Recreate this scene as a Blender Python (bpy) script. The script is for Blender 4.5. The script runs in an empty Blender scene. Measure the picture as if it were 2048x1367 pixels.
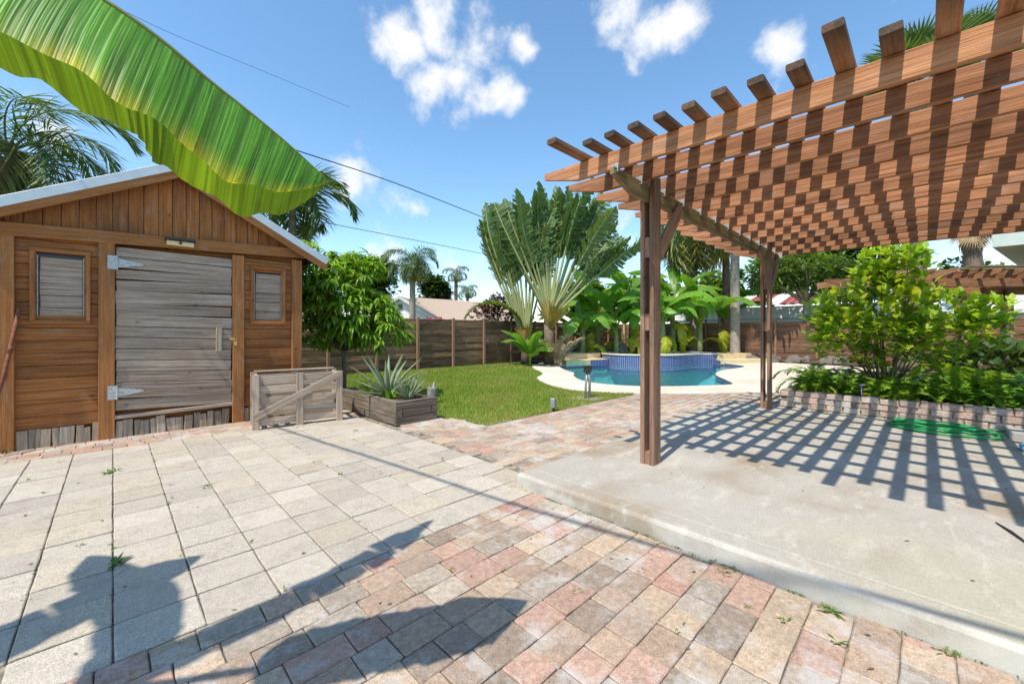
import bpy, bmesh, math, random
import numpy as np
from mathutils import Vector, Matrix, noise
from mathutils.geometry import tessellate_polygon
R = math.radians
random.seed(11); rng = np.random.default_rng(5)
scn = bpy.context.scene; col = scn.collection
U = random.uniform

# ------------------------------------------------------------------ camera
YAW = R(44.4665); CAMH = 1.3; F = 813.0
cam = bpy.data.cameras.new('camera'); camo = bpy.data.objects.new('camera', cam); col.objects.link(camo)
camo.location = (0, 0, CAMH); camo.rotation_euler = (R(90), 0, -YAW)
cam.sensor_width = 36; cam.sensor_fit = 'HORIZONTAL'; cam.lens = F / 2048 * 36
cam.shift_y = -18.5 / 2048; cam.clip_start = 0.05; cam.clip_end = 2000
scn.camera = camo
FX, FY = math.sin(YAW), math.cos(YAW)
RX, RY = math.cos(YAW), -math.sin(YAW)
def lw(lat, dep, z=0.0):            # metres right of and ahead of the standpoint -> world
    return Vector((lat * RX + dep * FX, lat * RY + dep * FY, z))
def gp(px, py, z=0.0):              # surveyed point on a level plane
    d = F * (CAMH - z) / (py - 665); v = lw((px - 1024) / F * d, d, z); return v
def rp(px, py, dep):                # surveyed point at a known distance
    return lw((px - 1024) / F * dep, dep, CAMH + dep * (665 - py) / F)

# ------------------------------------------------------------------ world, sun, exposure
SUNV = Vector((.575, .085, -1.0)).normalized()
sel = math.asin(-SUNV.z); srot = math.atan2(-SUNV.x, -SUNV.y)
w = bpy.data.worlds.new('World'); scn.world = w; w.use_nodes = True
nt = w.node_tree; N = nt.nodes; Lk = nt.links
for n in list(N): N.remove(n)
wo = N.new('ShaderNodeOutputWorld')
sky = N.new('ShaderNodeTexSky'); sky.sky_type = 'NISHITA'; sky.sun_disc = False
sky.sun_elevation = sel; sky.sun_rotation = srot; sky.air_density = 1.0; sky.dust_density = 0.25; sky.ozone_density = 1.4
bgs = N.new('ShaderNodeBackground'); bgs.inputs[1].default_value = 0.15
hs = N.new('ShaderNodeHueSaturation'); hs.inputs['Hue'].default_value = .493; hs.inputs['Saturation'].default_value = 1.12; hs.inputs['Value'].default_value = 1.22
Lk.new(sky.outputs[0], hs.inputs['Color']); Lk.new(hs.outputs[0], bgs.inputs[0])
bgc = N.new('ShaderNodeBackground'); bgc.inputs[0].default_value = (1, 1, 1, 1); bgc.inputs[1].default_value = 0.78
mixw = N.new('ShaderNodeMixShader'); Lk.new(bgs.outputs[0], mixw.inputs[1]); Lk.new(bgc.outputs[0], mixw.inputs[2]); Lk.new(mixw.outputs[0], wo.inputs[0])
tc = N.new('ShaderNodeTexCoord')
def M2(op, a, b=None, clamp=False):
    m = N.new('ShaderNodeMath'); m.operation = op; m.use_clamp = clamp
    for i, v in enumerate((a, b)):
        if v is None: continue
        if isinstance(v, (int, float)): m.inputs[i].default_value = v
        else: Lk.new(v, m.inputs[i])
    return m.outputs[0]
nz = N.new('ShaderNodeTexNoise'); nz.inputs['Scale'].default_value = 10; nz.inputs['Distortion'].default_value = .05; nz.inputs['Detail'].default_value = 9; nz.inputs['Roughness'].default_value = .56
Lk.new(tc.outputs['Generated'], nz.inputs['Vector'])
nl = N.new('ShaderNodeTexNoise'); nl.inputs['Scale'].default_value = 2.3; nl.inputs['Detail'].default_value = 4
Lk.new(tc.outputs['Generated'], nl.inputs['Vector'])
acc = None
for (px, py, rr, st) in [(800, 85, 62, 1), (880, 50, 60, 1), (960, 80, 62, 1), (1040, 100, 36, .9), (860, 175, 52, 1), (930, 185, 60, 1), (1010, 175, 48, .9),
                         (1235, 50, 62, 1), (1290, 85, 62, 1), (1355, 60, 56, 1), (1265, 125, 34, .9), (1560, 90, 50, .72), (1750, 25, 50, .6), (700, 345, 60, .8), (810, 392, 50, .75),
                         (1260, 480, 70, .75), (1440, 520, 50, .85), (770, 500, 60, .7), (880, 520, 55, .6), (330, 330, 60, .6), (1010, 560, 70, .5), (1960, 500, 60, .8), (150, 270, 60, .6)]:
    d = (rp(px, py, 1.0) - Vector((0, 0, CAMH))).normalized()
    dn = N.new('ShaderNodeVectorMath'); dn.operation = 'DISTANCE'; Lk.new(tc.outputs['Generated'], dn.inputs[0]); dn.inputs[1].default_value = d
    ang = rr / F * d.dot(Vector((FX, FY, 0)))
    q = M2('DIVIDE', dn.outputs['Value'], ang * 1.22); q = M2('POWER', q, 2.0); q = M2('MULTIPLY', q, -1.0); q = M2('EXPONENT', q); q = M2('MULTIPLY', q, st * .46)
    acc = q if acc is None else M2('MAXIMUM', acc, q)
gen = M2('MULTIPLY', M2('SUBTRACT', nl.outputs[0], .57, True), 1.8)       # the same scattered clouds all round
acc = M2('MAXIMUM', acc, gen)
den = M2('SUBTRACT', M2('ADD', M2('MULTIPLY', M2('SUBTRACT', nz.outputs[0], .5), 1.15), acc), .20)
ss = N.new('ShaderNodeMapRange'); ss.interpolation_type = 'SMOOTHSTEP'; ss.inputs['From Min'].default_value = 0; ss.inputs['From Max'].default_value = .33
Lk.new(den, ss.inputs['Value']); Lk.new(M2('MULTIPLY', ss.outputs[0], .93), mixw.inputs[0])

sun = bpy.data.lights.new('sun', 'SUN'); sun.energy = 4.3; sun.angle = R(.53); sun.color = (1, .935, .82)
suno = bpy.data.objects.new('sun', sun); col.objects.link(suno); suno.rotation_euler = SUNV.to_track_quat('-Z', 'Y').to_euler(); suno.location = (-10, -3, 20)
vs = scn.view_settings; vs.view_transform = 'Standard'; vs.look = 'None'; vs.gamma = 1; vs.exposure = 0.5; vs.use_curve_mapping = False
scn.render.engine = 'CYCLES'
scn.cycles.max_bounces = 8; scn.cycles.transparent_max_bounces = 24

# ------------------------------------------------------------------ materials
def newmat(name):
    m = bpy.data.materials.new(name); m.use_nodes = True; t = m.node_tree
    b = t.nodes['Principled BSDF']; return m, t, b
def nd(t, typ, **kw):
    n = t.nodes.new('ShaderNode' + typ)
    for k, v in kw.items():
        if hasattr(n, k): setattr(n, k, v)
        else: n.inputs[k].default_value = v
    return n
def ramp(t, fac, stops):
    r = t.nodes.new('ShaderNodeValToRGB'); e = r.color_ramp.elements
    while len(e) < len(stops): e.new(.5)
    for i, (p, c) in enumerate(stops): e[i].position = p; e[i].color = (*c, 1) if len(c) == 3 else c
    t.links.new(fac, r.inputs[0]); return r.outputs[0]
def mixc(t, fac, a, b, mode='MIX'):
    m = t.nodes.new('ShaderNodeMix'); m.data_type = 'RGBA'; m.blend_type = mode
    for s, v in ((0, fac), (6, a), (7, b)):
        if isinstance(v, (int, float)): m.inputs[s].default_value = v
        elif isinstance(v, tuple): m.inputs[s].default_value = (*v, 1) if len(v) == 3 else v
        else: t.links.new(v, m.inputs[s])
    return m.outputs[2]
def mth(t, op, a, b=0.0, clamp=False):
    m = t.nodes.new('ShaderNodeMath'); m.operation = op; m.use_clamp = clamp
    for i, v in enumerate((a, b)):
        if isinstance(v, (int, float)): m.inputs[i].default_value = v
        else: t.links.new(v, m.inputs[i])
    return m.outputs[0]
def bump(t, b, h, strength=.4, dist=.01):
    n = t.nodes.new('ShaderNodeBump'); n.inputs['Strength'].default_value = strength; n.inputs['Distance'].default_value = dist
    t.links.new(h, n.inputs['Height']); t.links.new(n.outputs[0], b.inputs['Normal'])
def vnoise(t, vec, scale, detail=4, rough=.55):
    n = nd(t, 'TexNoise', Scale=scale, Detail=detail, Roughness=rough)
    if vec is not None: t.links.new(vec, n.inputs['Vector'])
    return n.outputs[0]
def mapping(t, vec, scale):
    m = nd(t, 'Mapping'); m.inputs['Scale'].default_value = scale; t.links.new(vec, m.inputs['Vector']); return m.outputs[0]

MAT = {}
def wood(name, dark, base, light, var=.35, blotch=(.12, .10, .08), blotch_amt=.5, rough=.8, knots=True, ends=0):
    m, t, b = newmat(name)
    tcn = nd(t, 'TexCoord'); oi = nd(t, 'ObjectInfo')
    off = nd(t, 'VectorMath', operation='MULTIPLY_ADD')
    t.links.new(oi.outputs['Random'], off.inputs[0]); off.inputs[1].default_value = (31.7, 17.3, 23.1); t.links.new(tcn.outputs['Object'], off.inputs[2])
    v = off.outputs[0]
    g1 = vnoise(t, mapping(t, v, (1.3, 34, 34)), 1.0, 6, .65)
    g2 = vnoise(t, mapping(t, v, (6, 130, 130)), 1.0, 3, .6)
    c = ramp(t, g1, [(.3, dark), (.5, base), (.72, light)])
    c = mixc(t, mth(t, 'MULTIPLY', mth(t, 'SUBTRACT', g2, .42, True), 1.2), c, dark)
    bl = vnoise(t, mapping(t, v, (1.6, 4.5, 4.5)), 1.0, 5, .6)
    c = mixc(t, mth(t, 'MULTIPLY', mth(t, 'SUBTRACT', bl, .5, True), blotch_amt * 4, True), c, blotch)
    wz = vnoise(t, mapping(t, v, (3.2, 12, 12)), 1.0, 8, .72)
    grey = tuple((base[0] + base[1] + base[2]) / 3 * k_ for k_ in (1.55, 1.32, 1.12))
    c = mixc(t, mth(t, 'MULTIPLY', mth(t, 'SUBTRACT', wz, .54, True), 3.2, True), c, grey)
    ck = vnoise(t, mapping(t, v, (2.5, 210, 210)), 1.0, 2, .5)
    c = mixc(t, mth(t, 'MULTIPLY', mth(t, 'SUBTRACT', ck, .60, True), 5.0, True), c, tuple(x * .3 for x in dark))
    if knots:
        vo = nd(t, 'TexVoronoi'); vo.inputs['Scale'].default_value = 1; t.links.new(mapping(t, v, (2.6, 7, 7)), vo.inputs['Vector'])
        k = nd(t, 'MapRange'); k.inputs['From Min'].default_value = .03; k.inputs['From Max'].default_value = .105; k.inputs['To Min'].default_value = .75; k.inputs['To Max'].default_value = 0
        t.links.new(vo.outputs['Distance'], k.inputs['Value'])
        c = mixc(t, k.outputs[0], c, tuple(x * .35 for x in dark))
    if ends:
        sxn = nd(t, 'SeparateXYZ'); t.links.new(tcn.outputs['Object'], sxn.inputs[0]); er = nd(t, 'MapRange'); er.inputs['From Min'].default_value = ends; er.inputs['From Max'].default_value = 0; t.links.new(sxn.outputs[0], er.inputs['Value'])
        c = mixc(t, mth(t, 'MULTIPLY', er.outputs[0], mth(t, 'MULTIPLY', wz, 1.7), True), c, (.055, .042, .032))
    br = mth(t, 'ADD', mth(t, 'MULTIPLY', oi.outputs['Random'], var), 1 - var / 2)
    hs_ = nd(t, 'HueSaturation'); t.links.new(br, hs_.inputs['Value']); t.links.new(c, hs_.inputs['Color'])
    t.links.new(hs_.outputs[0], b.inputs['Base Color']); b.inputs['Roughness'].default_value = rough
    b.inputs['Specular IOR Level'].default_value = .25
    bump(t, b, mth(t, 'ADD', g1, mth(t, 'MULTIPLY', g2, .5)), .8, .007)
    MAT[name] = m; return m
wood('cedar', (.18, .062, .018), (.35, .132, .038), (.46, .20, .066), .45, (.13, .065, .035), .6)
wood('cedar_post', (.25, .092, .028), (.40, .162, .05), (.46, .22, .085), .25, (.17, .09, .05), .4)
wood('silver_board', (.19, .135, .098), (.39, .30, .23), (.52, .43, .345), .35, (.20, .13, .085), .55)
wood('pergola_wood', (.20, .078, .035), (.38, .172, .082), (.50, .255, .135), .5, (.13, .07, .042), .7)
wood('slat_wood', (.19, .08, .036), (.35, .165, .08), (.47, .25, .135), .5, (.13, .075, .045), .7, ends=.32)
wood('pergola_post_wood', (.15, .08, .05), (.30, .172, .112), (.42, .275, .195), .25, (.10, .06, .04), .5)
wood('mossy_beam', (.12, .085, .04), (.24, .175, .085), (.34, .26, .13), .3, (.10, .09, .035), .6)
wood('fence_board', (.09, .048, .027), (.25, .14, .075), (.37, .245, .15), .85, (.05, .035, .025), .8)
wood('fence_board_warm', (.085, .045, .026), (.22, .115, .062), (.33, .19, .115), .5, (.08, .045, .03), .7)
wood('fence_post', (.16, .085, .05), (.28, .16, .095), (.38, .24, .16), .3, (.14, .09, .06), .4)
wood('pallet_wood', (.24, .17, .12), (.44, .345, .26), (.56, .47, .38), .35, (.27, .18, .12), .45)
wood('sleeper', (.055, .042, .032), (.16, .125, .095), (.28, .225, .175), .4, (.06, .05, .03), .6)
wood('base_board', (.2, .15, .105), (.42, .33, .24), (.56, .47, .37), .7, (.10, .075, .05), .8, knots=False)
wood('rust_pole', (.12, .04, .02), (.22, .08, .04), (.28, .12, .07), .1, (.1, .04, .03), .3, knots=False)

def plain(name, c, rough=.6, metal=0, nscale=None, c2=None, bmp=0, spec=.4):
    m, t, b = newmat(name); b.inputs['Roughness'].default_value = rough; b.inputs['Metallic'].default_value = metal; b.inputs['Specular IOR Level'].default_value = spec
    if nscale:
        tcn = nd(t, 'TexCoord'); n = vnoise(t, tcn.outputs['Object'], nscale, 6, .62)
        t.links.new(ramp(t, n, [(.3, c2 or tuple(x * .6 for x in c)), (.65, c)]), b.inputs['Base Color'])
        if bmp: bump(t, b, n, bmp, .02)
    else: b.inputs['Base Color'].default_value = (*c, 1)
    MAT[name] = m; return m
plain('galvanised', (.58, .61, .62), .5, .5, 40, (.30, .29, .27))
plain('flashing', (.62, .66, .68), .45, .35, 5, (.52, .56, .58))
plain('shingle', (.09, .085, .08), .9, 0, 30, (.04, .04, .04), .5)
plain('black_plastic', (.025, .025, .025), .4)
plain('led_cover', (.75, .62, .35), .4)
plain('brass', (.6, .42, .15), .35, .8)
plain('concrete_grey', (.36, .35, .33), .85, 0, 12, (.26, .25, .23), .3)
plain('grey_metal', (.32, .33, .33), .45, .4, 20, (.24, .25, .25))
plain('stump_grey', (.30, .28, .25), .9, 0, 18, (.14, .13, .115), .6)
plain('soil', (.12, .085, .06), .95, 0, 8, (.05, .037, .028), .8)
plain('rock', (.22, .195, .165), .95, 0, 7, (.07, .06, .05), 1)
plain('house_white', (.78, .77, .74), .7, 0, 3, (.70, .69, .66))
plain('roof_tan', (.44, .34, .26), .9, 0, 14, (.33, .25, .19), .2)
plain('gutter_green', (.50, .56, .50), .5, 0, 3, (.42, .48, .42))
plain('red_sheet', (.36, .07, .045), .5, .1, 4, (.25, .06, .05))
plain('white_sheet', (.72, .72, .70), .5, .1, 4, (.5, .5, .49))
plain('cable_black', (.015, .015, .016), .6)
plain('hose_green', (.02, .26, .075), .38, 0, None, None, 0, .5)
plain('trunk_grey', (.34, .29, .24), .95, 0, 6, (.20, .165, .13), .5)
plain('trunk_brown', (.21, .155, .11), .95, 0, 5, (.09, .065, .045), .7)
plain('bark', (.18, .145, .105), .95, 0, 9, (.09, .07, .05), .6)
plain('dry_frond', (.42, .31, .18), .9, 0, 8, (.22, .14, .08), .3)
plain('window_dark', (.04, .05, .06), .2)
plain('flower_red', (.65, .05, .09), .7)
plain('flower_violet', (.36, .24, .62), .7)
plain('pool_plaster', (.38, .68, .70), .6, 0, 1.2, (.28, .60, .65))
plain('coral_stucco', (.66, .53, .33), .85, 0, 4, (.58, .44, .25), .2)
plain('float_blue', (.16, .42, .60), .5)

def paver_mat(name, src, stain=True, grain=60):
    m, t, b = newmat(name)
    geo = nd(t, 'NewGeometry'); pos = geo.outputs['Position']
    if src == 'obj': base = nd(t, 'ObjectInfo').outputs['Color']
    else:
        a = nd(t, 'Attribute'); a.attribute_name = 'col'; base = a.outputs['Color']
    n1 = vnoise(t, pos, grain * 3.2, 3, .7); n2 = vnoise(t, pos, 7, 5, .6)
    n5 = vnoise(t, pos, 34, 4, .65)
    c = mixc(t, .75, base, ramp(t, n1, [(.25, (.15, .15, .15)), (.75, (.85, .85, .85))]), 'OVERLAY')
    c = mixc(t, .5 if stain else .22, c, ramp(t, n5, [(.3, (.25, .25, .25)), (.7, (.75, .75, .75))]), 'OVERLAY')
    c = mixc(t, mth(t, 'MULTIPLY', mth(t, 'SUBTRACT', n2, .5, True), 1.5, True), c, (.20, .165, .13))
    if stain:
        n3 = vnoise(t, pos, 5.5, 9, .72); n4 = vnoise(t, pos, .9, 2)
        f = mth(t, 'MULTIPLY', mth(t, 'SUBTRACT', mth(t, 'ADD', mth(t, 'MULTIPLY', n3, 1.0), mth(t, 'MULTIPLY', n4, .55)), .765, True), 6.0, True)
        c = mixc(t, mth(t, 'MULTIPLY', f, .72), c, (.50, .475, .44))
    t.links.new(c, b.inputs['Base Color']); b.inputs['Roughness'].default_value = .9; b.inputs['Specular IOR Level'].default_value = .2
    bump(t, b, mth(t, 'ADD', n1, mth(t, 'MULTIPLY', n5, .8)), .7, .005)
    MAT[name] = m
paver_mat('paver', 'obj'); paver_mat('paver_rest', 'attr'); paver_mat('sand_paver', 'obj', False, 50)
def brickmat():
    paver_mat('planter_brick', 'obj', True, 40)
brickmat()
# concrete slab with wear
m, t, b = newmat('slab_concrete'); geo = nd(t, 'NewGeometry'); pos = geo.outputs['Position']
n1 = vnoise(t, pos, 1.1, 6, .6); n2 = vnoise(t, mapping(t, pos, (2.2, 5, 5)), 1.3, 8, .7); n3 = vnoise(t, pos, 120, 2); n4 = vnoise(t, pos, .55, 3)
c = ramp(t, n1, [(.30, (.28, .215, .145)), (.46, (.355, .32, .27)), (.68, (.41, .385, .34))])
c = mixc(t, mth(t, 'MULTIPLY', mth(t, 'SUBTRACT', n2, .53, True), 5, True), c, (.50, .465, .40))
c = mixc(t, mth(t, 'MULTIPLY', mth(t, 'SUBTRACT', n4, .52, True), 3.5, True), c, (.36, .33, .23))
c = mixc(t, .35, c, ramp(t, n3, [(.3, (.3, .3, .3)), (.7, (.7, .7, .7))]), 'OVERLAY')
vo = nd(t, 'TexVoronoi', feature='DISTANCE_TO_EDGE'); vo.inputs['Scale'].default_value = .6
wv = nd(t, 'VectorMath', operation='MULTIPLY_ADD'); nn = nd(t, 'TexNoise', Scale=2.0, Detail=5); t.links.new(pos, nn.inputs['Vector']); t.links.new(nn.outputs['Color'], wv.inputs[0]); wv.inputs[1].default_value = (.6, .6, .6); t.links.new(pos, wv.inputs[2])
t.links.new(wv.outputs[0], vo.inputs['Vector'])
ck = nd(t, 'MapRange'); ck.inputs['From Min'].default_value = .002; ck.inputs['From Max'].default_value = .0045; ck.inputs['To Min'].default_value = .16; ck.inputs['To Max'].default_value = 0; t.links.new(vo.outputs['Distance'], ck.inputs['Value'])
c = mixc(t, ck.outputs[0], c, (.62, .58, .50))
sx = nd(t, 'SeparateXYZ'); t.links.new(pos, sx.inputs[0]); lip = nd(t, 'MapRange'); lip.inputs['From Min'].default_value = 2.50; lip.inputs['From Max'].default_value = 2.45; t.links.new(sx.outputs[0], lip.inputs['Value'])
c = mixc(t, mth(t, 'MULTIPLY', lip.outputs[0], mth(t, 'MULTIPLY', mth(t, 'SUBTRACT', n1, .40, True), 4.0, True)), c, (.60, .57, .51))
t.links.new(c, b.inputs['Base Color']); b.inputs['Roughness'].default_value = .82; b.inputs['Specular IOR Level'].default_value = .3; bump(t, b, mth(t, 'ADD', n3, n2), .25, .004); MAT['slab'] = m
# pool deck
m, t, b = newmat('deck'); pos = nd(t, 'NewGeometry').outputs['Position']
n1 = vnoise(t, pos, .8, 6, .6); n3 = vnoise(t, pos, 60, 2)
c = ramp(t, n1, [(.3, (.52, .43, .33)), (.6, (.64, .56, .46))]); c = mixc(t, .3, c, ramp(t, n3, [(.3, (.3, .3, .3)), (.7, (.7, .7, .7))]), 'OVERLAY')
t.links.new(c, b.inputs['Base Color']); b.inputs['Roughness'].default_value = .85; MAT['deck'] = m
# far ground, joint sand, lawn soil
m, t, b = newmat('ground'); pos = nd(t, 'NewGeometry').outputs['Position']
c = ramp(t, vnoise(t, pos, .5, 6), [(.35, (.10, .10, .045)), (.6, (.12, .15, .05))]); t.links.new(c, b.inputs['Base Color']); b.inputs['Roughness'].default_value = .95; MAT['ground'] = m
m, t, b = newmat('joint'); pos = nd(t, 'NewGeometry').outputs['Position']
c = ramp(t, vnoise(t, pos, 9, 6, .7), [(.33, (.10, .08, .058)), (.5, (.20, .165, .125)), (.66, (.36, .32, .265))]); t.links.new(c, b.inputs['Base Color']); b.inputs['Roughness'].default_value = .95; MAT['joint'] = m
m, t, b = newmat('turf'); pos = nd(t, 'NewGeometry').outputs['Position']
c = ramp(t, vnoise(t, pos, 1.1, 6, .65), [(.3, (.14, .17, .035)), (.55, (.20, .26, .05)), (.72, (.31, .29, .10))]); t.links.new(c, b.inputs['Base Color']); b.inputs['Roughness'].default_value = .95; MAT['turf'] = m
# blue pool tile (pieces of 5 cm, too small to pick apart)
m, t, b = newmat('pool_tile'); uv = nd(t, 'UVMap').outputs[0]
bk = nd(t, 'TexBrick'); bk.offset = 0; bk.inputs['Scale'].default_value = 1; bk.inputs['Brick Width'].default_value = .085; bk.inputs['Row Height'].default_value = .085; bk.inputs['Mortar Size'].default_value = .005
bk.inputs['Color1'].default_value = (.008, .02, .12, 1); bk.inputs['Color2'].default_value = (.018, .045, .21, 1); bk.inputs['Mortar'].default_value = (.45, .48, .55, 1)
t.links.new(uv, bk.inputs['Vector']); t.links.new(bk.outputs['Color'], b.inputs['Base Color']); b.inputs['Roughness'].default_value = .25; MAT['tile'] = m
# water
m = bpy.data.materials.new('water'); m.use_nodes = True; t = m.node_tree
for n in list(t.nodes): t.nodes.remove(n)
o = nd(t, 'OutputMaterial'); tr = nd(t, 'BsdfTransparent'); tr.inputs[0].default_value = (.56, .90, .92, 1); gl = nd(t, 'BsdfGlossy'); gl.inputs['Roughness'].default_value = .02
fr = nd(t, 'Fresnel'); fr.inputs[0].default_value = 1.33; mx = nd(t, 'MixShader'); pos = nd(t, 'NewGeometry').outputs['Position']
bp = nd(t, 'Bump'); bp.inputs['Strength'].default_value = .7; bp.inputs['Distance'].default_value = .04; t.links.new(vnoise(t, pos, 4.5, 4), bp.inputs['Height'])
t.links.new(bp.outputs[0], gl.inputs['Normal']); t.links.new(bp.outputs[0], fr.inputs['Normal'])
t.links.new(fr.outputs[0], mx.inputs[0]); t.links.new(tr.outputs[0], mx.inputs[1]); t.links.new(gl.outputs[0], mx.inputs[2]); t.links.new(mx.outputs[0], o.inputs[0]); MAT['water'] = m

def leafmat(name, a, bcol, yellow=(.5, .42, .05), trans=.35, rough=.42, vein=0):
    """colour runs from a to bcol with a per-leaf tone (col.r); col.g = yellowing"""
    m, t, b = newmat(name); at_ = nd(t, 'Attribute'); at_.attribute_name = 'col'
    sp = nd(t, 'SeparateColor'); t.links.new(at_.outputs['Color'], sp.inputs[0])
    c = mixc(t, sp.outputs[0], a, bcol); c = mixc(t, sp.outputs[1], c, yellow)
    if vein:
        wv = nd(t, 'TexNoise', Scale=1.0, Detail=3, Roughness=.6); uvn = nd(t, 'UVMap').outputs[0]; t.links.new(mapping(t, uvn, (vein, .35, 1)), wv.inputs['Vector'])
        c = mixc(t, .8, c, ramp(t, wv.outputs[0], [(.32, (.2, .2, .2)), (.68, (.8, .8, .8))]), 'OVERLAY'); 
        w2 = nd(t, 'TexNoise', Scale=1.0, Detail=2, Roughness=.5); t.links.new(mapping(t, uvn, (vein * 5, .3, 1)), w2.inputs['Vector'])
        c = mixc(t, .45, c, ramp(t, w2.outputs[0], [(.35, (.25, .25, .25)), (.65, (.75, .75, .75))]), 'OVERLAY'); bump(t, b, mth(t, 'ADD', wv.outputs[0], mth(t, 'MULTIPLY', w2.outputs[0], .35)), .7, .012)
        sp2 = vnoise(t, mapping(t, uvn, (60, 6, 1)), 1.0, 4, .7); c = mixc(t, mth(t, 'MULTIPLY', mth(t, 'MULTIPLY', sp.outputs[1], mth(t, 'SUBTRACT', sp2, .56, True)), 9.0, True), c, (.10, .045, .015))
    t.links.new(c, b.inputs['Base Color']); b.inputs['Roughness'].default_value = rough; b.inputs['Specular IOR Level'].default_value = .35
    tl = nd(t, 'BsdfTranslucent'); tcx = mixc(t, 1.0, c, (1.9, 1.75, .55), 'MULTIPLY'); t.links.new(tcx, tl.inputs[0])
    mx = nd(t, 'MixShader'); mx.inputs[0].default_value = trans; out = t.nodes['Material Output']
    t.links.new(b.outputs[0], mx.inputs[1]); t.links.new(tl.outputs[0], mx.inputs[2]); t.links.new(mx.outputs[0], out.inputs[0]); MAT[name] = m
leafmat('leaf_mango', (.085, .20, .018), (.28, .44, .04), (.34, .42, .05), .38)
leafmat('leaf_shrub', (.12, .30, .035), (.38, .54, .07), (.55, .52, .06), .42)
leafmat('leaf_dark', (.018, .05, .014), (.06, .125, .03), (.2, .2, .04), .25)
leafmat('leaf_mid', (.05, .12, .025), (.15, .27, .05), (.25, .26, .05), .3)
leafmat('leaf_fern', (.11, .24, .03), (.30, .44, .05), (.42, .40, .06), .38)
leafmat('leaf_cover', (.06, .20, .025), (.24, .42, .045), (.3, .34, .05), .3, .3)
leafmat('leaf_red', (.055, .018, .018), (.15, .055, .042), (.06, .08, .02), .25)
leafmat('leaf_palm', (.045, .10, .035), (.13, .21, .07), (.36, .31, .08), .25)
leafmat('leaf_aloe', (.17, .24, .13), (.30, .37, .23), (.36, .36, .12), .08, .45)
leafmat('leaf_trav', (.028, .075, .02), (.15, .24, .065), (.26, .18, .08), .3, .55)
leafmat('leaf_banana', (.05, .16, .02), (.17, .34, .04), (.52, .46, .03), .42, .38)
leafmat('leaf_banana_near', (.045, .17, .015), (.12, .30, .03), (.62, .50, .02), .42, .5, 55)
leafmat('grass_blade', (.12, .19, .025), (.30, .38, .06), (.36, .31, .11), .3, .6)
leafmat('stalk', (.13, .18, .06), (.30, .34, .15), (.45, .30, .06), .1, .5)

# ------------------------------------------------------------------ mesh helpers
class MB:
    def __init__(s): s.v = []; s.f = []; s.c = []; s.m = []; s.uv = None
    def add(s, vs_, fs, c=(.5, 0, 0), mi=0):
        o_ = len(s.v); s.v += [tuple(x) for x in vs_]; s.c += [c] * len(vs_)
        for f_ in fs: s.f.append(tuple(i + o_ for i in f_)); s.m.append(mi)
        return o_
    def box(s, x0, x1, y0, y1, z0, z1, c=(.5, 0, 0), mi=0):
        s.add([(x0, y0, z0), (x1, y0, z0), (x1, y1, z0), (x0, y1, z0), (x0, y0, z1), (x1, y0, z1), (x1, y1, z1), (x0, y1, z1)],
              [(0, 3, 2, 1), (4, 5, 6, 7), (0, 1, 5, 4), (1, 2, 6, 5), (2, 3, 7, 6), (3, 0, 4, 7)], c, mi)
    def tube(s, pts, rad, n=8, c=(.5, 0, 0), mi=0, cap=True):
        pts = [Vector(p) for p in pts]; rings = []; o_ = len(s.v)
        for i, p in enumerate(pts):
            d = (pts[min(i + 1, len(pts) - 1)] - pts[max(i - 1, 0)]).normalized()
            a = d.cross(Vector((0, 0, 1)) if abs(d.z) < .9 else Vector((1, 0, 0))).normalized(); b_ = d.cross(a)
            r = rad[i] if isinstance(rad, (list, tuple)) else rad
            for k in range(n):
                an = 2 * math.pi * k / n; s.v.append(tuple(p + (a * math.cos(an) + b_ * math.sin(an)) * r)); s.c.append(c)
        for i in range(len(pts) - 1):
            for k in range(n):
                s.f.append((o_ + i * n + k, o_ + (i + 1) * n + k, o_ + (i + 1) * n + (k + 1) % n, o_ + i * n + (k + 1) % n)); s.m.append(mi)
        if cap:
            s.f.append(tuple(o_ + k for k in range(n))); s.m.append(mi)
            e = o_ + (len(pts) - 1) * n; s.f.append(tuple(e + k for k in reversed(range(n)))); s.m.append(mi)
    def mesh(s, name, mats, smooth=False):
        me = bpy.data.meshes.new(name); me.from_pydata(s.v, [], s.f)
        for k in (mats if isinstance(mats, (list, tuple)) else [mats]): me.materials.append(MAT[k])
        if any(s.m): me.polygons.foreach_set('material_index', s.m)
        ca = me.color_attributes.new('col', 'FLOAT_COLOR', 'POINT')
        ca.data.foreach_set('color', np.hstack([np.array(s.c, dtype=np.float32).reshape(-1, 3), np.ones((len(s.c), 1), np.float32)]).ravel())
        if s.uv:
            ul = me.uv_layers.new(name='UVMap'); ua = np.array(s.uv, dtype=np.float32)
            li = np.empty(len(me.loops), dtype=np.int32); me.loops.foreach_get('vertex_index', li); ul.data.foreach_set('uv', ua[li].ravel())
        if smooth: me.polygons.foreach_set('use_smooth', [True] * len(me.polygons))
        me.update(); return me
def obj(name, me, parent=None, loc=(0, 0, 0), rot=None, mat=None):
    o_ = bpy.data.objects.new(name, me); col.objects.link(o_)
    if parent is not None: o_.parent = parent
    if mat is not None: o_.matrix_basis = mat
    else:
        o_.location = loc
        if rot is not None: o_.rotation_euler = rot
    return o_
def tag(o_, label=None, cat=None, group=None, kind=None):
    if label: o_['label'] = label
    if cat: o_['category'] = cat
    if group: o_['group'] = group
    if kind: o_['kind'] = kind
    return o_
def thing(name, label, cat, loc=(0, 0, 0), group=None, rz=0):
    o_ = bpy.data.objects.new(name, None); col.objects.link(o_); o_.location = loc; o_.rotation_euler = (0, 0, rz); o_.empty_display_size = .1
    return tag(o_, label, cat, group)
_bc = {}
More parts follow.
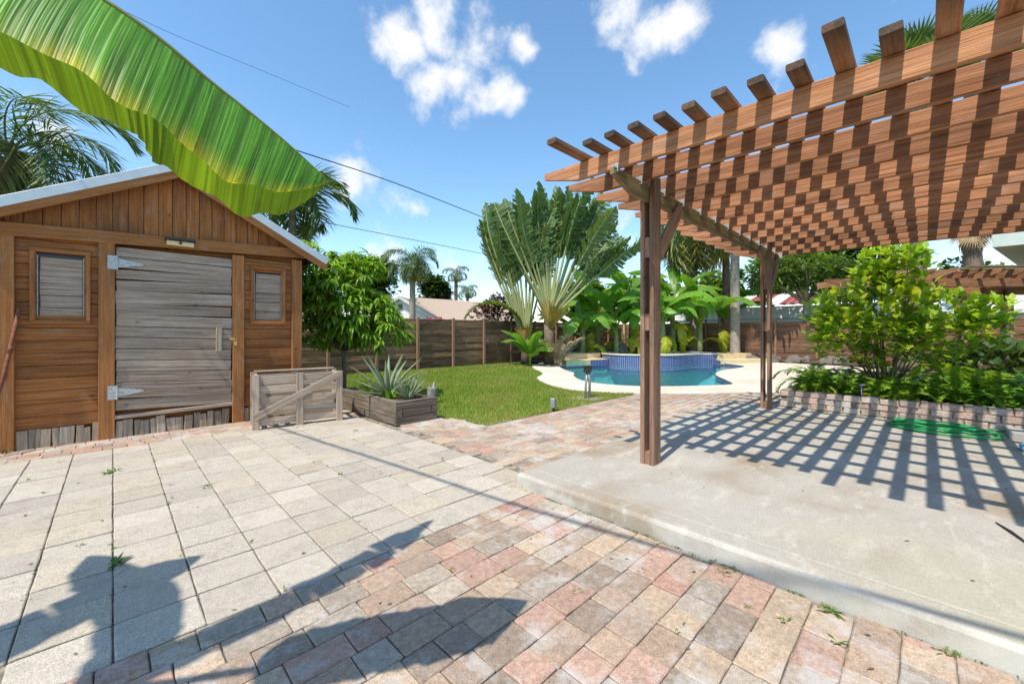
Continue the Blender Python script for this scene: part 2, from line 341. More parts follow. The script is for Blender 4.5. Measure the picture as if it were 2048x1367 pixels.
def board_mesh(L, W, T, mk, taper=None):
    key = (round(L, 3), round(W, 3), round(T, 3), mk, taper)
    if key in _bc: return _bc[key]
    c = min(.005, T * .18); mb = MB()
    prof = [(-W / 2 + c, -T / 2), (W / 2 - c, -T / 2), (W / 2, -T / 2 + c), (W / 2, T / 2 - c), (W / 2 - c, T / 2), (-W / 2 + c, T / 2), (-W / 2, T / 2 - c), (-W / 2, -T / 2 + c)]
    vs_ = [(0, a, b_) for a, b_ in prof] + [(L, a, b_) for a, b_ in prof]
    if taper:                                # far end cut so that only part of the width is left (top side kept)
        tl, keep = taper; vs_ = [(0, a, b_) for a, b_ in prof] + [(L - tl, a, b_) for a, b_ in prof] + [(L, W / 2 - (W / 2 - a) * keep, b_) for a, b_ in prof]
    nr = len(vs_) // 8; fs = [tuple(reversed(range(8))), tuple(8 * (nr - 1) + k for k in range(8))]
    for r_ in range(nr - 1):
        for k in range(8): fs.append((r_ * 8 + k, r_ * 8 + (k + 1) % 8, r_ * 8 + 8 + (k + 1) % 8, r_ * 8 + 8 + k))
    mb.add(vs_, fs); me = mb.mesh('board', mk); _bc[key] = me; return me
def board(parent, name, p0, p1, wdir, W, T, mk, taper=None):
    """plank from p0 to p1 (centre line), its width along wdir"""
    p0 = Vector(p0); p1 = Vector(p1); x = (p1 - p0); L = x.length; x.normalize()
    y = Vector(wdir); y = (y - x * y.dot(x)).normalized(); z = x.cross(y)
    M = Matrix((x, y, z)).transposed().to_4x4(); off = parent.location if parent is not None and parent.parent is None else (parent.parent.location if parent is not None else Vector())
    M.translation = p0 - off
    return obj(name, board_mesh(L, W, T, mk, taper), parent, mat=M)
def sheet(name, outer, z, mk, holes=(), thick=0, kind='structure'):
    loops = [[Vector((p[0], p[1], 0)) for p in outer]] + [[Vector((p[0], p[1], 0)) for p in h_] for h_ in holes]
    tri = tessellate_polygon(loops); flat = [p for l in loops for p in l]; mb = MB()
    fs = []
    for a, b_, c in tri:
        n = (flat[b_] - flat[a]).cross(flat[c] - flat[a]); fs.append((a, b_, c) if n.z > 0 else (a, c, b_))
    mb.add([(p.x, p.y, z) for p in flat], fs)
    if thick:
        o_ = 0
        for l in loops:
            n = len(l); k = mb.add([(p.x, p.y, z) for p in l] + [(p.x, p.y, z - thick) for p in l], [])
            for i in range(n): mb.f.append((k + i, k + (i + 1) % n, k + n + (i + 1) % n, k + n + i)); mb.m.append(0)
    return tag(obj(name, mb.mesh(name, mk)), kind=kind)
def smooth_loop(pts, n=6):
    out = []; m_ = len(pts)
    for i in range(m_):
        p0, p1, p2, p3 = (Vector((*pts[(i + k - 1) % m_][:2], 0)) for k in range(4))
        for k in range(n):
            t_ = k / n; out.append(.5 * ((2 * p1) + (p2 - p0) * t_ + (2 * p0 - 5 * p1 + 4 * p2 - p3) * t_ ** 2 + (3 * p1 - p0 - 3 * p2 + p3) * t_ ** 3))
    return [(p.x, p.y) for p in out]
def smooth_path(pts, n=6):
    pts = [Vector(p) for p in pts]; q = [2 * pts[0] - pts[1]] + pts + [2 * pts[-1] - pts[-2]]; out = []
    for i in range(1, len(q) - 2):
        p0, p1, p2, p3 = q[i - 1:i + 3]
        for k in range(n):
            t_ = k / n; out.append(.5 * ((2 * p1) + (p2 - p0) * t_ + (2 * p0 - 5 * p1 + 4 * p2 - p3) * t_ ** 2 + (3 * p1 - p0 - 3 * p2 + p3) * t_ ** 3))
    return out + [pts[-1]]
def inpoly(x, y, poly):
    c = False; j = len(poly) - 1
    for i in range(len(poly)):
        xi, yi = poly[i][:2]; xj, yj = poly[j][:2]
        if (yi > y) != (yj > y) and x < (xj - xi) * (y - yi) / (yj - yi) + xi: c = not c
        j = i
    return c

# ------------------------------------------------------------------ the setting: ground, paving, slab, deck, pool
pool_pts = [(12.5, 10.0), (11.3, 8.9), (10.6, 7.95), (9.85, 7.4), (9.06, 6.5), (8.82, 5.6), (9.15, 4.78), (10.0, 4.0), (10.6, 3.62), (11.15, 3.42), (12.0, 3.85), (13.4, 4.6), (15.0, 4.9), (17.2, 4.85),
            (18.2, 5.7), (18.6, 6.6), (17.0, 7.9), (15.6, 9.4), (14.0, 9.85)]
pool_loop = smooth_loop(pool_pts, 5)
deck_left = [(12.3, 11.35), (11.0, 10.1), (9.7, 8.5), (8.6, 7.75), (7.65, 6.45), (7.40, 5.37), (7.9, 4.40)]
deck_pts = smooth_path([(*p, 0) for p in deck_left], 4)
deck_outer = [(p.x, p.y) for p in deck_pts] + [(8.76, 3.5), (9.67, 2.78), (10.7, 1.95), (12.2, 1.2), (20, 1.2), (20.6, 5.2), (19.3, 7.6), (16.5, 11.0), (14.3, 11.6)]
BIG = 400
sheet('ground', [(-BIG, -BIG), (BIG, -BIG), (BIG, BIG), (-BIG, BIG)], -.05, 'ground', [deck_outer])
lawn_poly = [(3.76, 4.37), (7.88, 4.37)] + [(p.x, p.y) for p in reversed(deck_pts)][1:] + [(12.4, 12.6), (1.8, 12.6), (1.8, 8.6), (3.45, 7.6), (3.6, 5.45)]
sheet('lawn_soil', lawn_poly, -.012, 'turf')
sheet('pool_deck', deck_outer, .012, 'deck', [pool_loop], .07)
joint_poly = [(-6, -4), (2.44, -4), (2.44, 2.44), (7.7, 2.44), (7.7, 1.2), (10.9, 1.2)] + [(10.7, 1.95), (9.67, 2.78), (8.76, 3.5), (7.88, 4.36), (3.75, 4.36), (3.58, 5.45), (3.4, 7.5), (1.7, 8.4), (-6, 8.4)]
sheet('joint_sand', joint_poly, -.014, 'joint')

# pool basin, tile band and water
mb = MB(); n = len(pool_loop); uvs = []
arc = [0]
for i in range(n): a_, b_ = pool_loop[i], pool_loop[(i + 1) % n]; arc.append(arc[-1] + math.hypot(a_[0] - b_[0], a_[1] - b_[1]))
band = MB(); band.uv = []
for i in range(n + 1):
    p = pool_loop[i % n]
    for z in (.008, -.19): band.v.append((p[0], p[1], z)); band.c.append((.5, 0, 0)); band.uv.append((arc[i], z))
for i in range(n): band.f.append((2 * i, 2 * i + 1, 2 * i + 3, 2 * i + 2)); band.m.append(0)
for p in pool_loop: mb.v.append((p[0], p[1], -.19)); mb.c.append((.5, 0, 0))
for p in pool_loop: mb.v.append((p[0] * .94 + 13.5 * .06, p[1] * .94 + 6.8 * .06, -1.25)); mb.c.append((.5, 0, 0))
for i in range(n): mb.f.append((i, n + i, n + (i + 1) % n, (i + 1) % n)); mb.m.append(0)
tri = tessellate_polygon([[Vector((*p, 0)) for p in pool_loop]])
for a_, b_, c_ in tri: mb.f.append((n + a_, n + b_, n + c_)); mb.m.append(0)
pool = tag(obj('pool_basin', mb.mesh('pool_basin', 'pool_plaster')), kind='structure')
obj('tile_band', band.mesh('tile_band', 'tile'), pool)
sheet('pool_water', pool_loop, -.095, 'water')

# ---- paving
def stone_mesh(lx, ly, th, mk, seed, cham=.004, jit=.002):
    r_ = random.Random(seed); c = cham; mb_ = MB(); g = .0022
    k_ = .005; o_ = [(g + k_, g), (lx / 2, g), (lx - g - k_, g), (lx - g, g + k_), (lx - g, ly / 2), (lx - g, ly - g - k_), (lx - g - k_, ly - g), (lx / 2, ly - g), (g + k_, ly - g), (g, ly - g - k_), (g, ly / 2), (g, g + k_)]
    o_ = [(x + r_.uniform(-jit, jit), y + r_.uniform(-jit, jit)) for x, y in o_]; n_ = len(o_)
    cx_, cy_ = lx / 2, ly / 2
    inn = [(cx_ + (x - cx_) * (1 - c * r_.uniform(.7, 1.7) / cx_), cy_ + (y - cy_) * (1 - c * r_.uniform(.7, 1.7) / cy_)) for x, y in o_]
    mb_.add([(x - cx_, y - cy_, -th) for x, y in o_] + [(x - cx_, y - cy_, -c) for x, y in o_] + [(x - cx_, y - cy_, 0) for x, y in inn],
            [(i, (i + 1) % n_, n_ + (i + 1) % n_, n_ + i) for i in range(n_)] + [(n_ + i, n_ + (i + 1) % n_, 2 * n_ + (i + 1) % n_, 2 * n_ + i) for i in range(n_)] + [tuple(range(2 * n_, 3 * n_))])
    return mb_.mesh('paver', mk)
SAND = [(.43, .375, .305), (.41, .36, .295), (.45, .395, .325), (.395, .345, .285), (.42, .36, .28)]
COLS = [((.44, .335, .235), 3.2), ((.385, .275, .195), 3), ((.41, .255, .195), 2.4), ((.335, .25, .19), 2.2), ((.33, .285, .23), 1.5), ((.25, .195, .15), 1.0), ((.40, .345, .28), 1.6), ((.42, .235, .18), .9)]
def pick(r_):
    c = r_.choices([a for a, _ in COLS], [b_ for _, b_ in COLS])[0]; k = r_.uniform(.88, 1.1); return tuple(min(.8, (x * .78 + mm * .22) * k) for x, mm in zip(c, (.39, .285, .21)))
def view_depth(x, y): return x * FX + y * FY
def visible(x, y, z=0):
    d = view_depth(x, y)
    if d < .9: return False
    lat = x * RX + y * RY; px = 1024 + F * lat / d; py = 665 + F * (CAMH - z) / d
    return -120 < px < 2170 and py < 1480
sm = [stone_mesh(.2975, .2905, .05, 'sand_paver', k) for k in range(5)]
sp = tag(bpy.data.objects.new('sand_paving', None), kind='structure'); col.objects.link(sp)
rr_ = random.Random(3)
def is_sand(x, y): return y > 2.245 and y < 6.36 and x < 2.70 and not (x > 2.44 and y < 2.44)
for i in range(-9, 9):
    for j in range(0, 14):
        x = i * .3 + .15; y = 2.245 + j * .2965 + .148
        if x > 2.7 or not visible(x, y): continue
        o_ = obj('paver', sm[rr_.randrange(5)], sp, (x, y, rr_.uniform(-.0015, .003)), (rr_.gauss(0, .004), rr_.gauss(0, .004), rr_.gauss(0, .003) + rr_.choice((0, math.pi))))
        c = rr_.choice(SAND); k = rr_.uniform(.92, 1.07); o_.color = (*[v * k for v in c], 1)
        if y + .15 > 2.245 + 13.5 * .2965: o_.location.y -= 0
_sm = {}
def brick_field(name, cells, limit=300):
    """cells: (x, y, lx, ly) of every paver; the nearest ones are single pieces, the rest one mesh"""
    root = tag(bpy.data.objects.new(name, None), kind='structure'); col.objects.link(root)
    cells = [c for c in cells if visible(c[0], c[1])]; cells.sort(key=lambda c: view_depth(c[0], c[1])); rest = MB(); r_ = random.Random(name)
    for k, (x, y, lx, ly) in enumerate(cells):
        cc = pick(r_)
        key = (round(lx, 3), round(ly, 3), r_.randrange(4))
        if k < limit:
            if key not in _sm: _sm[key] = stone_mesh(key[0], key[1], .05, 'paver', int(key[0] * 1000) + key[2] * 7)
            o_ = obj('paver', _sm[key], root, (x, y, r_.uniform(-.002, .003)), (r_.gauss(0, .008), r_.gauss(0, .008), r_.gauss(0, .006))); o_.color = (*cc, 1)
        else:
            z = r_.uniform(-.002, .003); a_, b_ = lx / 2 - .004, ly / 2 - .004; e = .005
            rest.add([(x - a_, y - b_, z - .03), (x + a_, y - b_, z - .03), (x + a_, y + b_, z - .03), (x - a_, y + b_, z - .03), (x - a_ + e, y - b_ + e, z), (x + a_ - e, y - b_ + e, z), (x + a_ - e, y + b_ - e, z), (x - a_ + e, y + b_ - e, z)],
                     [(4, 5, 6, 7), (0, 1, 5, 4), (1, 2, 6, 5), (2, 3, 7, 6), (3, 0, 4, 7)], cc)
    if rest.v: tag(obj('distant_pavers', rest.mesh('distant_pavers', 'paver_rest'), root), kind='stuff')
def rows(x0, x1, y0, ny, ok, dy=.155, seed=1):
    r_ = random.Random(seed); out = []
    for j in range(ny):
        x = x0 + r_.uniform(-.2, 0); y = y0 + (j + .5) * dy
        while x < x1:
            lx = r_.choice((.155, .155, .24, .24, .2))
            if ok(x + lx / 2, y): out.append((x + lx / 2, y, lx, dy))
            x += lx
    return out
cells = rows(-1.2, 2.45, 2.243 - 16 * .155, 16, lambda x, y: x < 2.37)
for j in range(16):                                   # cut pieces along the slab
    y = 2.243 - 16 * .155 + (j + .5) * .155; r2 = max([c[0] + c[2] / 2 for c in cells if abs(c[1] - y) < .01] + [0]); lw_ = 2.44 - r2
    if lw_ > .05: cells.append((r2 + lw_ / 2, y, round(lw_, 2), .155))
brick_field('foreground_paving', cells)
walk_poly = [(2.705, 2.44), (7.62, 2.44), (7.62, 1.65), (10.9, 1.65), (10.5, 2.05), (9.6, 2.78), (8.7, 3.48), (7.8, 4.36), (3.74, 4.36), (3.6, 5.2), (2.705, 5.2)]
brick_field('walkway_paving', rows(2.705, 10.9, 1.65, 24, lambda x, y: inpoly(x, y, walk_poly) and x > 2.78, .155, 5))
brick_field('shed_border_paving', rows(-1.6, 2.8, 6.40, 4, lambda x, y: x < 2.85, .155, 9))

# ---- slab
mb = MB()
def slab_ring(x0, x1, y0, y1, z): return [(x0, y0, z), (x1, y0, z), (x1, y1, z), (x0, y1, z)]
prof = [(0, -.03), (0, .088), (.006, .104), (.022, .11), (.14, .112), (.155, .108), (.17, .112)]
for d_, z in prof: mb.v += slab_ring(2.45 + d_, 7.69, -5, 2.43 - d_ * .5, z); mb.c += [(.5, 0, 0)] * 4
for k in range(len(prof) - 1):
    for i in range(4): mb.f.append((4 * k + i, 4 * k + (i + 1) % 4, 4 * k + 4 + (i + 1) % 4, 4 * k + 4 + i)); mb.m.append(0)
e = 4 * (len(prof) - 1); mb.f.append((e, e + 1, e + 2, e + 3)); mb.m.append(0)
tag(obj('patio_slab', mb.mesh('patio_slab', 'slab')), kind='structure')

# ------------------------------------------------------------------ shed
SY = 7.05
def shz(x): return .022 * (x - .6)          # the whole front leans a little out of level
shed = thing('garden_shed', 'orange-brown cedar garden shed with weathered grey door and boarded windows', 'shed', (.62, SY, 0))
def sb(name, p0, p1, wd, W, T, mk, par=None, **k): return board(par or shed, name, p0, p1, wd, W, T, mk, **k)
def vpost(x, z0, z1, wid=.145, mk='cedar_post', y=SY - .035): return sb('post', (x, y, z0), (x, y, z1), (1, 0, 0), wid, .05, mk)
vpost(-.845, -.02, 2.40 + shz(-.8)); vpost(-.055, -.02, 2.40); vpost(1.30, -.02, 2.42); vpost(2.085, -.02, 2.45)
sb('beam', (-1.1, SY - .04, 2.455 + shz(-1.1)), (2.22, SY - .04, 2.53 + shz(2.2)), (0, 0, 1), .145, .06, 'cedar_post')
# wall planks either side of the door
wL0, wL1, wR0, wR1 = -.77, -.13, 1.375, 2.01
winL = (-.43, 1.83); winR = (1.69, 1.86); wh, ww = .80, .43
wl = tag(bpy.data.objects.new('wall', None)); col.objects.link(wl); wl.parent = shed
for (x0, x1, win) in ((wL0, wL1, winL), (wR0, wR1, winR)):
    z = .21; i = 0
    while z < 2.38:
        hgt = min(.143, 2.40 - z); zc = z + hgt / 2
        inw = abs(zc - win[1]) < wh / 2 - .04
        segs = [(x0, x1)] if not inw else [(x0, win[0] - ww / 2 + .03), (win[0] + ww / 2 - .03, x1)]
        for a_, b_ in segs: sb('plank', (a_, SY + U(-.004, .004), zc), (b_, SY + U(-.004, .004), zc), (0, 0, 1), hgt - .006, .022, 'cedar', wl)
        z += .143
# windows: frame, dark recess and boards
for (wx, wz) in (winL, winR):
    we = bpy.data.objects.new('window', None); col.objects.link(we); we.parent = shed
    fw = .045
    for a_, b_, wd in (((wx - ww / 2, wz - wh / 2), (wx - ww / 2, wz + wh / 2), (1, 0, 0)), ((wx + ww / 2, wz - wh / 2), (wx + ww / 2, wz + wh / 2), (1, 0, 0)),
                       ((wx - ww / 2 - fw / 2, wz - wh / 2 - .01), (wx + ww / 2 + fw / 2, wz - wh / 2 - .01), (0, 0, 1)), ((wx - ww / 2 - fw / 2, wz + wh / 2 + .01), (wx + ww / 2 + fw / 2, wz + wh / 2 + .01), (0, 0, 1))):
        sb('frame', (a_[0], SY - .025, a_[1]), (b_[0], SY - .025, b_[1]), wd, fw, .035, 'cedar', we)
    zz = wz - wh / 2 + .02
    for k in range(5):
        sb('board', (wx - ww / 2 + .05 + U(0, .008), SY + .015, zz + .066), (wx + ww / 2 - .045, SY + .015, zz + .066 + U(-.004, .004)), (0, 0, 1), .136 if k < 4 else .16, .02, 'silver_board', we); zz += .142
    mb = MB(); mb.box(wx - ww / 2 - .62, wx + ww / 2 - .62, .05, .06, wz - wh / 2, wz + wh / 2); obj('recess', mb.mesh('recess', 'window_dark'), we)
    mb = MB()
    for xx in (wx - ww / 2 + .035, wx + ww / 2 - .035): mb.box(xx - .62 - .004, xx - .62 + .004, -.004, .03, wz - wh / 2 + .02, wz + wh / 2 - .05)
    obj('channel', mb.mesh('channel', 'galvanised'), we)
# gable boards
AX, AZ, SL = .62, 3.44, .55
gb = tag(bpy.data.objects.new('gable', None)); col.objects.link(gb); gb.parent = shed
x = -1.0
while x < 2.26:
    xc = x + .071; zt = AZ - abs(xc - AX) * SL + .02; zb = 2.50 + shz(xc)
    if zt - zb > .04: sb('board', (xc, SY + U(-.003, .003), zb), (xc, SY, zt), (1, 0, 0), .137, .022, 'cedar', gb)
    x += .1425
# back of the walls so nothing shows through
mb = MB(); mb.box(-1.5, 1.5, .06, 3.2, .0, 2.55); obj('core', mb.mesh('core', 'cedar'), shed)
mb = MB(); mb.add([(-1.6, .035, 2.5), (1.6, .035, 2.5), (0, .035, 3.38), (-1.6, 3.2, 2.5), (1.6, 3.2, 2.5), (0, 3.2, 3.38)], [(0, 1, 2), (5, 4, 3), (1, 4, 5, 2), (0, 2, 5, 3), (0, 3, 4, 1)]); obj('gable_backing', mb.mesh('gable_backing', 'window_dark'), shed)
# roof: two slopes, rake boards, flashing
rf = tag(bpy.data.objects.new('roof', None)); col.objects.link(rf); rf.parent = shed
RY0, RY1 = SY - .15, SY + 3.4; ex = 1.86
for s_ in (-1, 1):
    mb = MB(); z0 = AZ + .13; dz = -ex * SL
    mb.add([(0, RY0 - SY, z0), (s_ * ex, RY0 - SY, z0 + dz), (s_ * ex, RY1 - SY, z0 + dz), (0, RY1 - SY, z0), (0, RY0 - SY, z0 - .05), (s_ * ex, RY0 - SY, z0 + dz - .05), (s_ * ex, RY1 - SY, z0 + dz - .05), (0, RY1 - SY, z0 - .05)],
           [(0, 1, 2, 3), (7, 6, 5, 4), (0, 4, 5, 1), (1, 5, 6, 2), (2, 6, 7, 3)]); obj('shingles', mb.mesh('shingles', 'shingle'), rf)
    ez = AZ - (ex + .02) * SL
    sb('rake_board', (AX, RY0 - .01, AZ - .005 - .04), (AX + s_ * (ex + .02), RY0 - .01, ez - .045), (0, 0, 1), .10, .04, 'cedar_post', rf)
    sb('flashing', (AX, RY0 - .035, AZ + .058), (AX + s_ * (ex + .03), RY0 - .035, ez + .053), (0, 0, 1), .105, .012, 'flashing', rf)
    k = -1.5                                # rafters showing under the overhang
    sb('soffit', (AX, SY - .075, AZ + .045), (AX + s_ * ex, SY - .075, AZ + .045 - ex * SL), (0, 1, 0), .14, .015, 'cedar', rf)
# door
dr = tag(bpy.data.objects.new('door', None)); col.objects.link(dr); dr.parent = shed
seamL = [.32, .492, .681, .826, .957, 1.102, 1.248, 1.388, 1.533, 1.655, 1.815, 1.946, 2.106, 2.24, 2.365]
seamR = [.305, .42, .623, .765, .917, 1.053, 1.205, 1.348, 1.517, 1.673, 1.849, 2.002, 2.09, 2.239, 2.36]
for k in range(14):
    za = (seamL[k] + seamL[k + 1]) / 2; zb = (seamR[k] + seamR[k + 1]) / 2; W = (seamL[k + 1] - seamL[k] + seamR[k + 1] - seamR[k]) / 2
    sb('board', (.025 + U(-.004, .006), SY - .03 - (.008 if k in (1, 12) else 0) + U(-.002, .002), za), (1.222 + U(-.012, .004), SY - .03 - (.008 if k in (1, 12) else 0), zb), (0, 0, 1), W - .007, .022, 'silver_board', dr)
sb('sill', (.0, SY - .03, .255), (1.225, SY - .03, .275), (0, 0, 1), .045, .05, 'silver_board', dr)
for hz in (2.16, .565):                     # strap hinges
    mb = MB(); z = hz; y = -.075
    mb.box(-.668, -.575, y, y + .006, z - .085, z + .085)
    mb.add([(-.575, y, z + .055), (-.575, y, z - .055), (-.345, y, z - .014), (-.345, y, z + .014), (-.575, y + .008, z + .055), (-.575, y + .008, z - .055), (-.345, y + .008, z - .014), (-.345, y + .008, z + .014)], [(0, 1, 2, 3), (7, 6, 5, 4), (0, 4, 5, 1), (1, 5, 6, 2), (2, 6, 7, 3), (3, 7, 4, 0)])
    mb.tube([(-.585, y - .003, z - .085), (-.585, y - .003, z + .085)], .009, 8)
    for (a_, b_) in ((-.64, .05), (-.64, -.05), (-.61, 0), (-.53, .02), (-.53, -.02), (-.46, 0), (-.38, 0)): mb.tube([(a_, y - .003, z + b_), (a_, y, z + b_)], .007, 6)
    obj('hinge', mb.mesh('hinge', 'galvanised'), dr)
sb('handle', (1.066, SY - .06, 1.04), (1.07, SY - .06, 1.375), (1, 0, 0), .07, .035, 'pallet_wood', dr)
mb = MB(); mb.box(.618, .658, -.085, -.06, 1.12, 1.17); mb.tube([(.625, -.075, 1.17), (.625, -.075, 1.205), (.638, -.075, 1.215), (.651, -.075, 1.205), (.651, -.075, 1.17)], .005, 6); mb.box(.57, .64, -.068, -.062, 1.2, 1.225)
obj('padlock', mb.mesh('padlock', 'brass'), dr)
# skirting of short upright boards
for (x0, x1) in ((-.77, -.13), (.02, 1.22), (1.375, 2.01)):
    x = x0
    while x < x1 - .03:
        wd = min(U(.055, .10), x1 - x); hgt = U(.17, .22)
        sb('base_board', (x + wd / 2 + U(-.01, .01), SY - .03 + U(-.012, .012), -.02), (x + wd / 2 + U(-.012, .012), SY - .02, hgt), (1, 0, 0), wd - .004, .03, 'base_board'); x += wd
# solar lamp on the beam
sl = thing('solar_lamp', 'small black solar wall lamp with pale front above the shed door', 'lamp', (.64, SY - .07, 2.45))
mb = MB(); mb.add([(-.155, -.10, .085), (.155, -.10, .085), (.155, .0, .115), (-.155, .0, .115), (-.155, -.10, .07), (.155, -.10, .07), (.155, 0, .055), (-.155, 0, .055)], [(0, 1, 2, 3), (4, 7, 6, 5), (0, 4, 5, 1), (1, 5, 6, 2), (2, 6, 7, 3), (3, 7, 4, 0)]); obj('solar_panel', mb.mesh('solar_panel', 'black_plastic'), sl)
mb = MB(); mb.box(-.14, .14, -.055, .0, 0, .056); obj('lamp_cover', mb.mesh('lamp_cover', 'led_cover'), sl)
mb = MB(); mb.tube([(0, -.055, .035), (0, -.068, .035)], .017, 12); obj('sensor', mb.mesh('sensor', 'black_plastic'), sl)
# leaning pole
mb = MB(); mb.tube([(-1.0, 6.70, .0), (-.845, 6.955, .80), (-.735, 6.99, 1.57)], .017, 10); mb.tube([(-.80, 6.965, 1.08), (-.79, 6.968, 1.15)], .021, 10)
tag(obj('garden_pole', mb.mesh('garden_pole', 'rust_pole', True)), 'thin rusty brown pole leaning against the left corner of the shed', 'pole')

# ------------------------------------------------------------------ pallet crate
cr = thing('pallet_crate', 'grey-tan slatted pallet crate with a diagonal brace beside the shed', 'crate', (1.85, 6.3, 0))
c0, c1 = Vector((1.36, 6.27, 0)), Vector((2.40, 6.10, 0)); cd = (c1 - c0).normalized(); cn = Vector((-cd.y, cd.x, 0)); CL = (c1 - c0).length; bk_ = .42
def cb(name, a_, b_, wd, W, T): return board(cr, name, a_, b_, wd, W, T, 'pallet_wood')
for s_ in (0, 1):                           # front and back ladders of slats
    for z in (.09, .235, .38, .52, .66):
        o1 = cn * (bk_ * s_ + (.03 if s_ == 0 else -.03)); zz = z + U(-.008, .008)
        cb('slat', c0 + o1 + Vector((0, 0, zz)), c1 + o1 + Vector((0, 0, zz + U(-.01, .01))), (0, 0, 1), .095, .018)
    for x in (0, .5, 1):
        p = c0 + cd * (CL * x) + cn * (bk_ * s_); cb('leg', p, p + Vector((0, 0, .735 if s_ == 0 else .74)), cd, .085, .04)
for x in (0, 1):
    for z in (.16, .42, .68):
        p = c0 + cd * (CL * x + (.02 if x == 0 else -.02)) + cn * .02; cb('end_slat', p + Vector((0, 0, z)), p + cn * (bk_ - .04) + Vector((0, 0, z)), (0, 0, 1), .09, .02)
cb('brace', c0 - cn * .032 + Vector((0, 0, .17)) - cd * .02, c1 - cn * .032 + Vector((0, 0, .70)) + cd * .01, (0, 0, 1), .095, .02)
cb('rail', c0 + cn * bk_ + Vector((0, 0, .75)), c1 + cn * bk_ + Vector((0, 0, .75)), cn, .09, .02)

# ------------------------------------------------------------------ timber planter
PX0, PX1, PY0, PY1 = 2.86, 3.44, 5.22, 7.15
tp = thing('timber_planter', 'low planter box of stacked dark weathered timbers', 'planter', (3.15, 6.2, 0))
for k in range(3):
    z = .055 + k * .11; e = .06
    a_, b_ = (0, .12) if k % 2 else (.12, 0)
    for x in (PX0, PX1): board(tp, 'timber', (x + U(-.006, .006), PY0 + (.0 if k % 2 else .055) - .055, z), (x, PY1, z), (0, 0, 1), .105, .10, 'sleeper')
    for y in (PY0, PY1): board(tp, 'timber', (PX0 + (.055 if k % 2 else -.05), y, z), (PX1 + (-.055 if k % 2 else .05), y + U(-.006, .006), z), (0, 0, 1), .103, .10, 'sleeper')
mb = MB(); mb.box(PX0 - 3.15 + .04, PX1 - 3.15 - .04, PY0 - 6.2 + .04, PY1 - 6.2 - .04, .02, .285); obj('soil_fill', mb.mesh('soil_fill', 'soil'), tp)

# ------------------------------------------------------------------ leaf shapes
def frame_along(d):
    d = d.normalized(); s_ = d.cross(Vector((0, 0, 1)))
    if s_.length < .05: s_ = Vector((1, 0, 0))
    s_.normalize(); return d, s_, s_.cross(d)
def leaf(mb_, p, d, L, W, droop=.5, c=(.5, 0, 0), up=None, seg=3, fold=.15):
    """one pointed leaf: p base, d direction"""
    d, s_, n_ = frame_along(d); 
    if up is not None: s_ = d.cross(up).normalized() if d.cross(up).length > .01 else s_; n_ = s_.cross(d)
    vs_ = [p]; pos = Vector(p); dd = d.copy(); cols_ = c
    prof_ = {2: (0, 1, 0), 3: (0, 1, .75, 0), 4: (0, .85, 1, .65, 0)}[seg]
    pts = [pos.copy()]; dirs = [dd.copy()]
    for i in range(seg):
        dd = (dd + Vector((0, 0, -droop / seg))).normalized(); pos = pos + dd * (L / seg); pts.append(pos.copy()); dirs.append(dd.copy())
    out = [pts[0]]; fs = []; prev = (0,)
    for i in range(1, seg + 1):
        w_ = W * prof_[i] / 2; nn_ = s_.cross(dirs[i])
        if w_ > 0:
            k = len(out); out += [pts[i] - s_ * w_ + nn_ * (w_ * fold * 2), pts[i], pts[i] + s_ * w_ + nn_ * (w_ * fold * 2)]; cur = (k, k + 1, k + 2)
        else: out.append(pts[i]); cur = (len(out) - 1,)
        if len(prev) == 1 and len(cur) == 3: fs += [(prev[0], cur[1], cur[0]), (prev[0], cur[2], cur[1])]
        elif len(prev) == 3 and len(cur) == 3: fs += [(prev[0], prev[1], cur[1], cur[0]), (prev[1], prev[2], cur[2], cur[1])]
        elif len(prev) == 3: fs += [(prev[0], prev[1], cur[0]), (prev[1], prev[2], cur[0])]
        prev = cur
    mb_.add(out, fs, c)
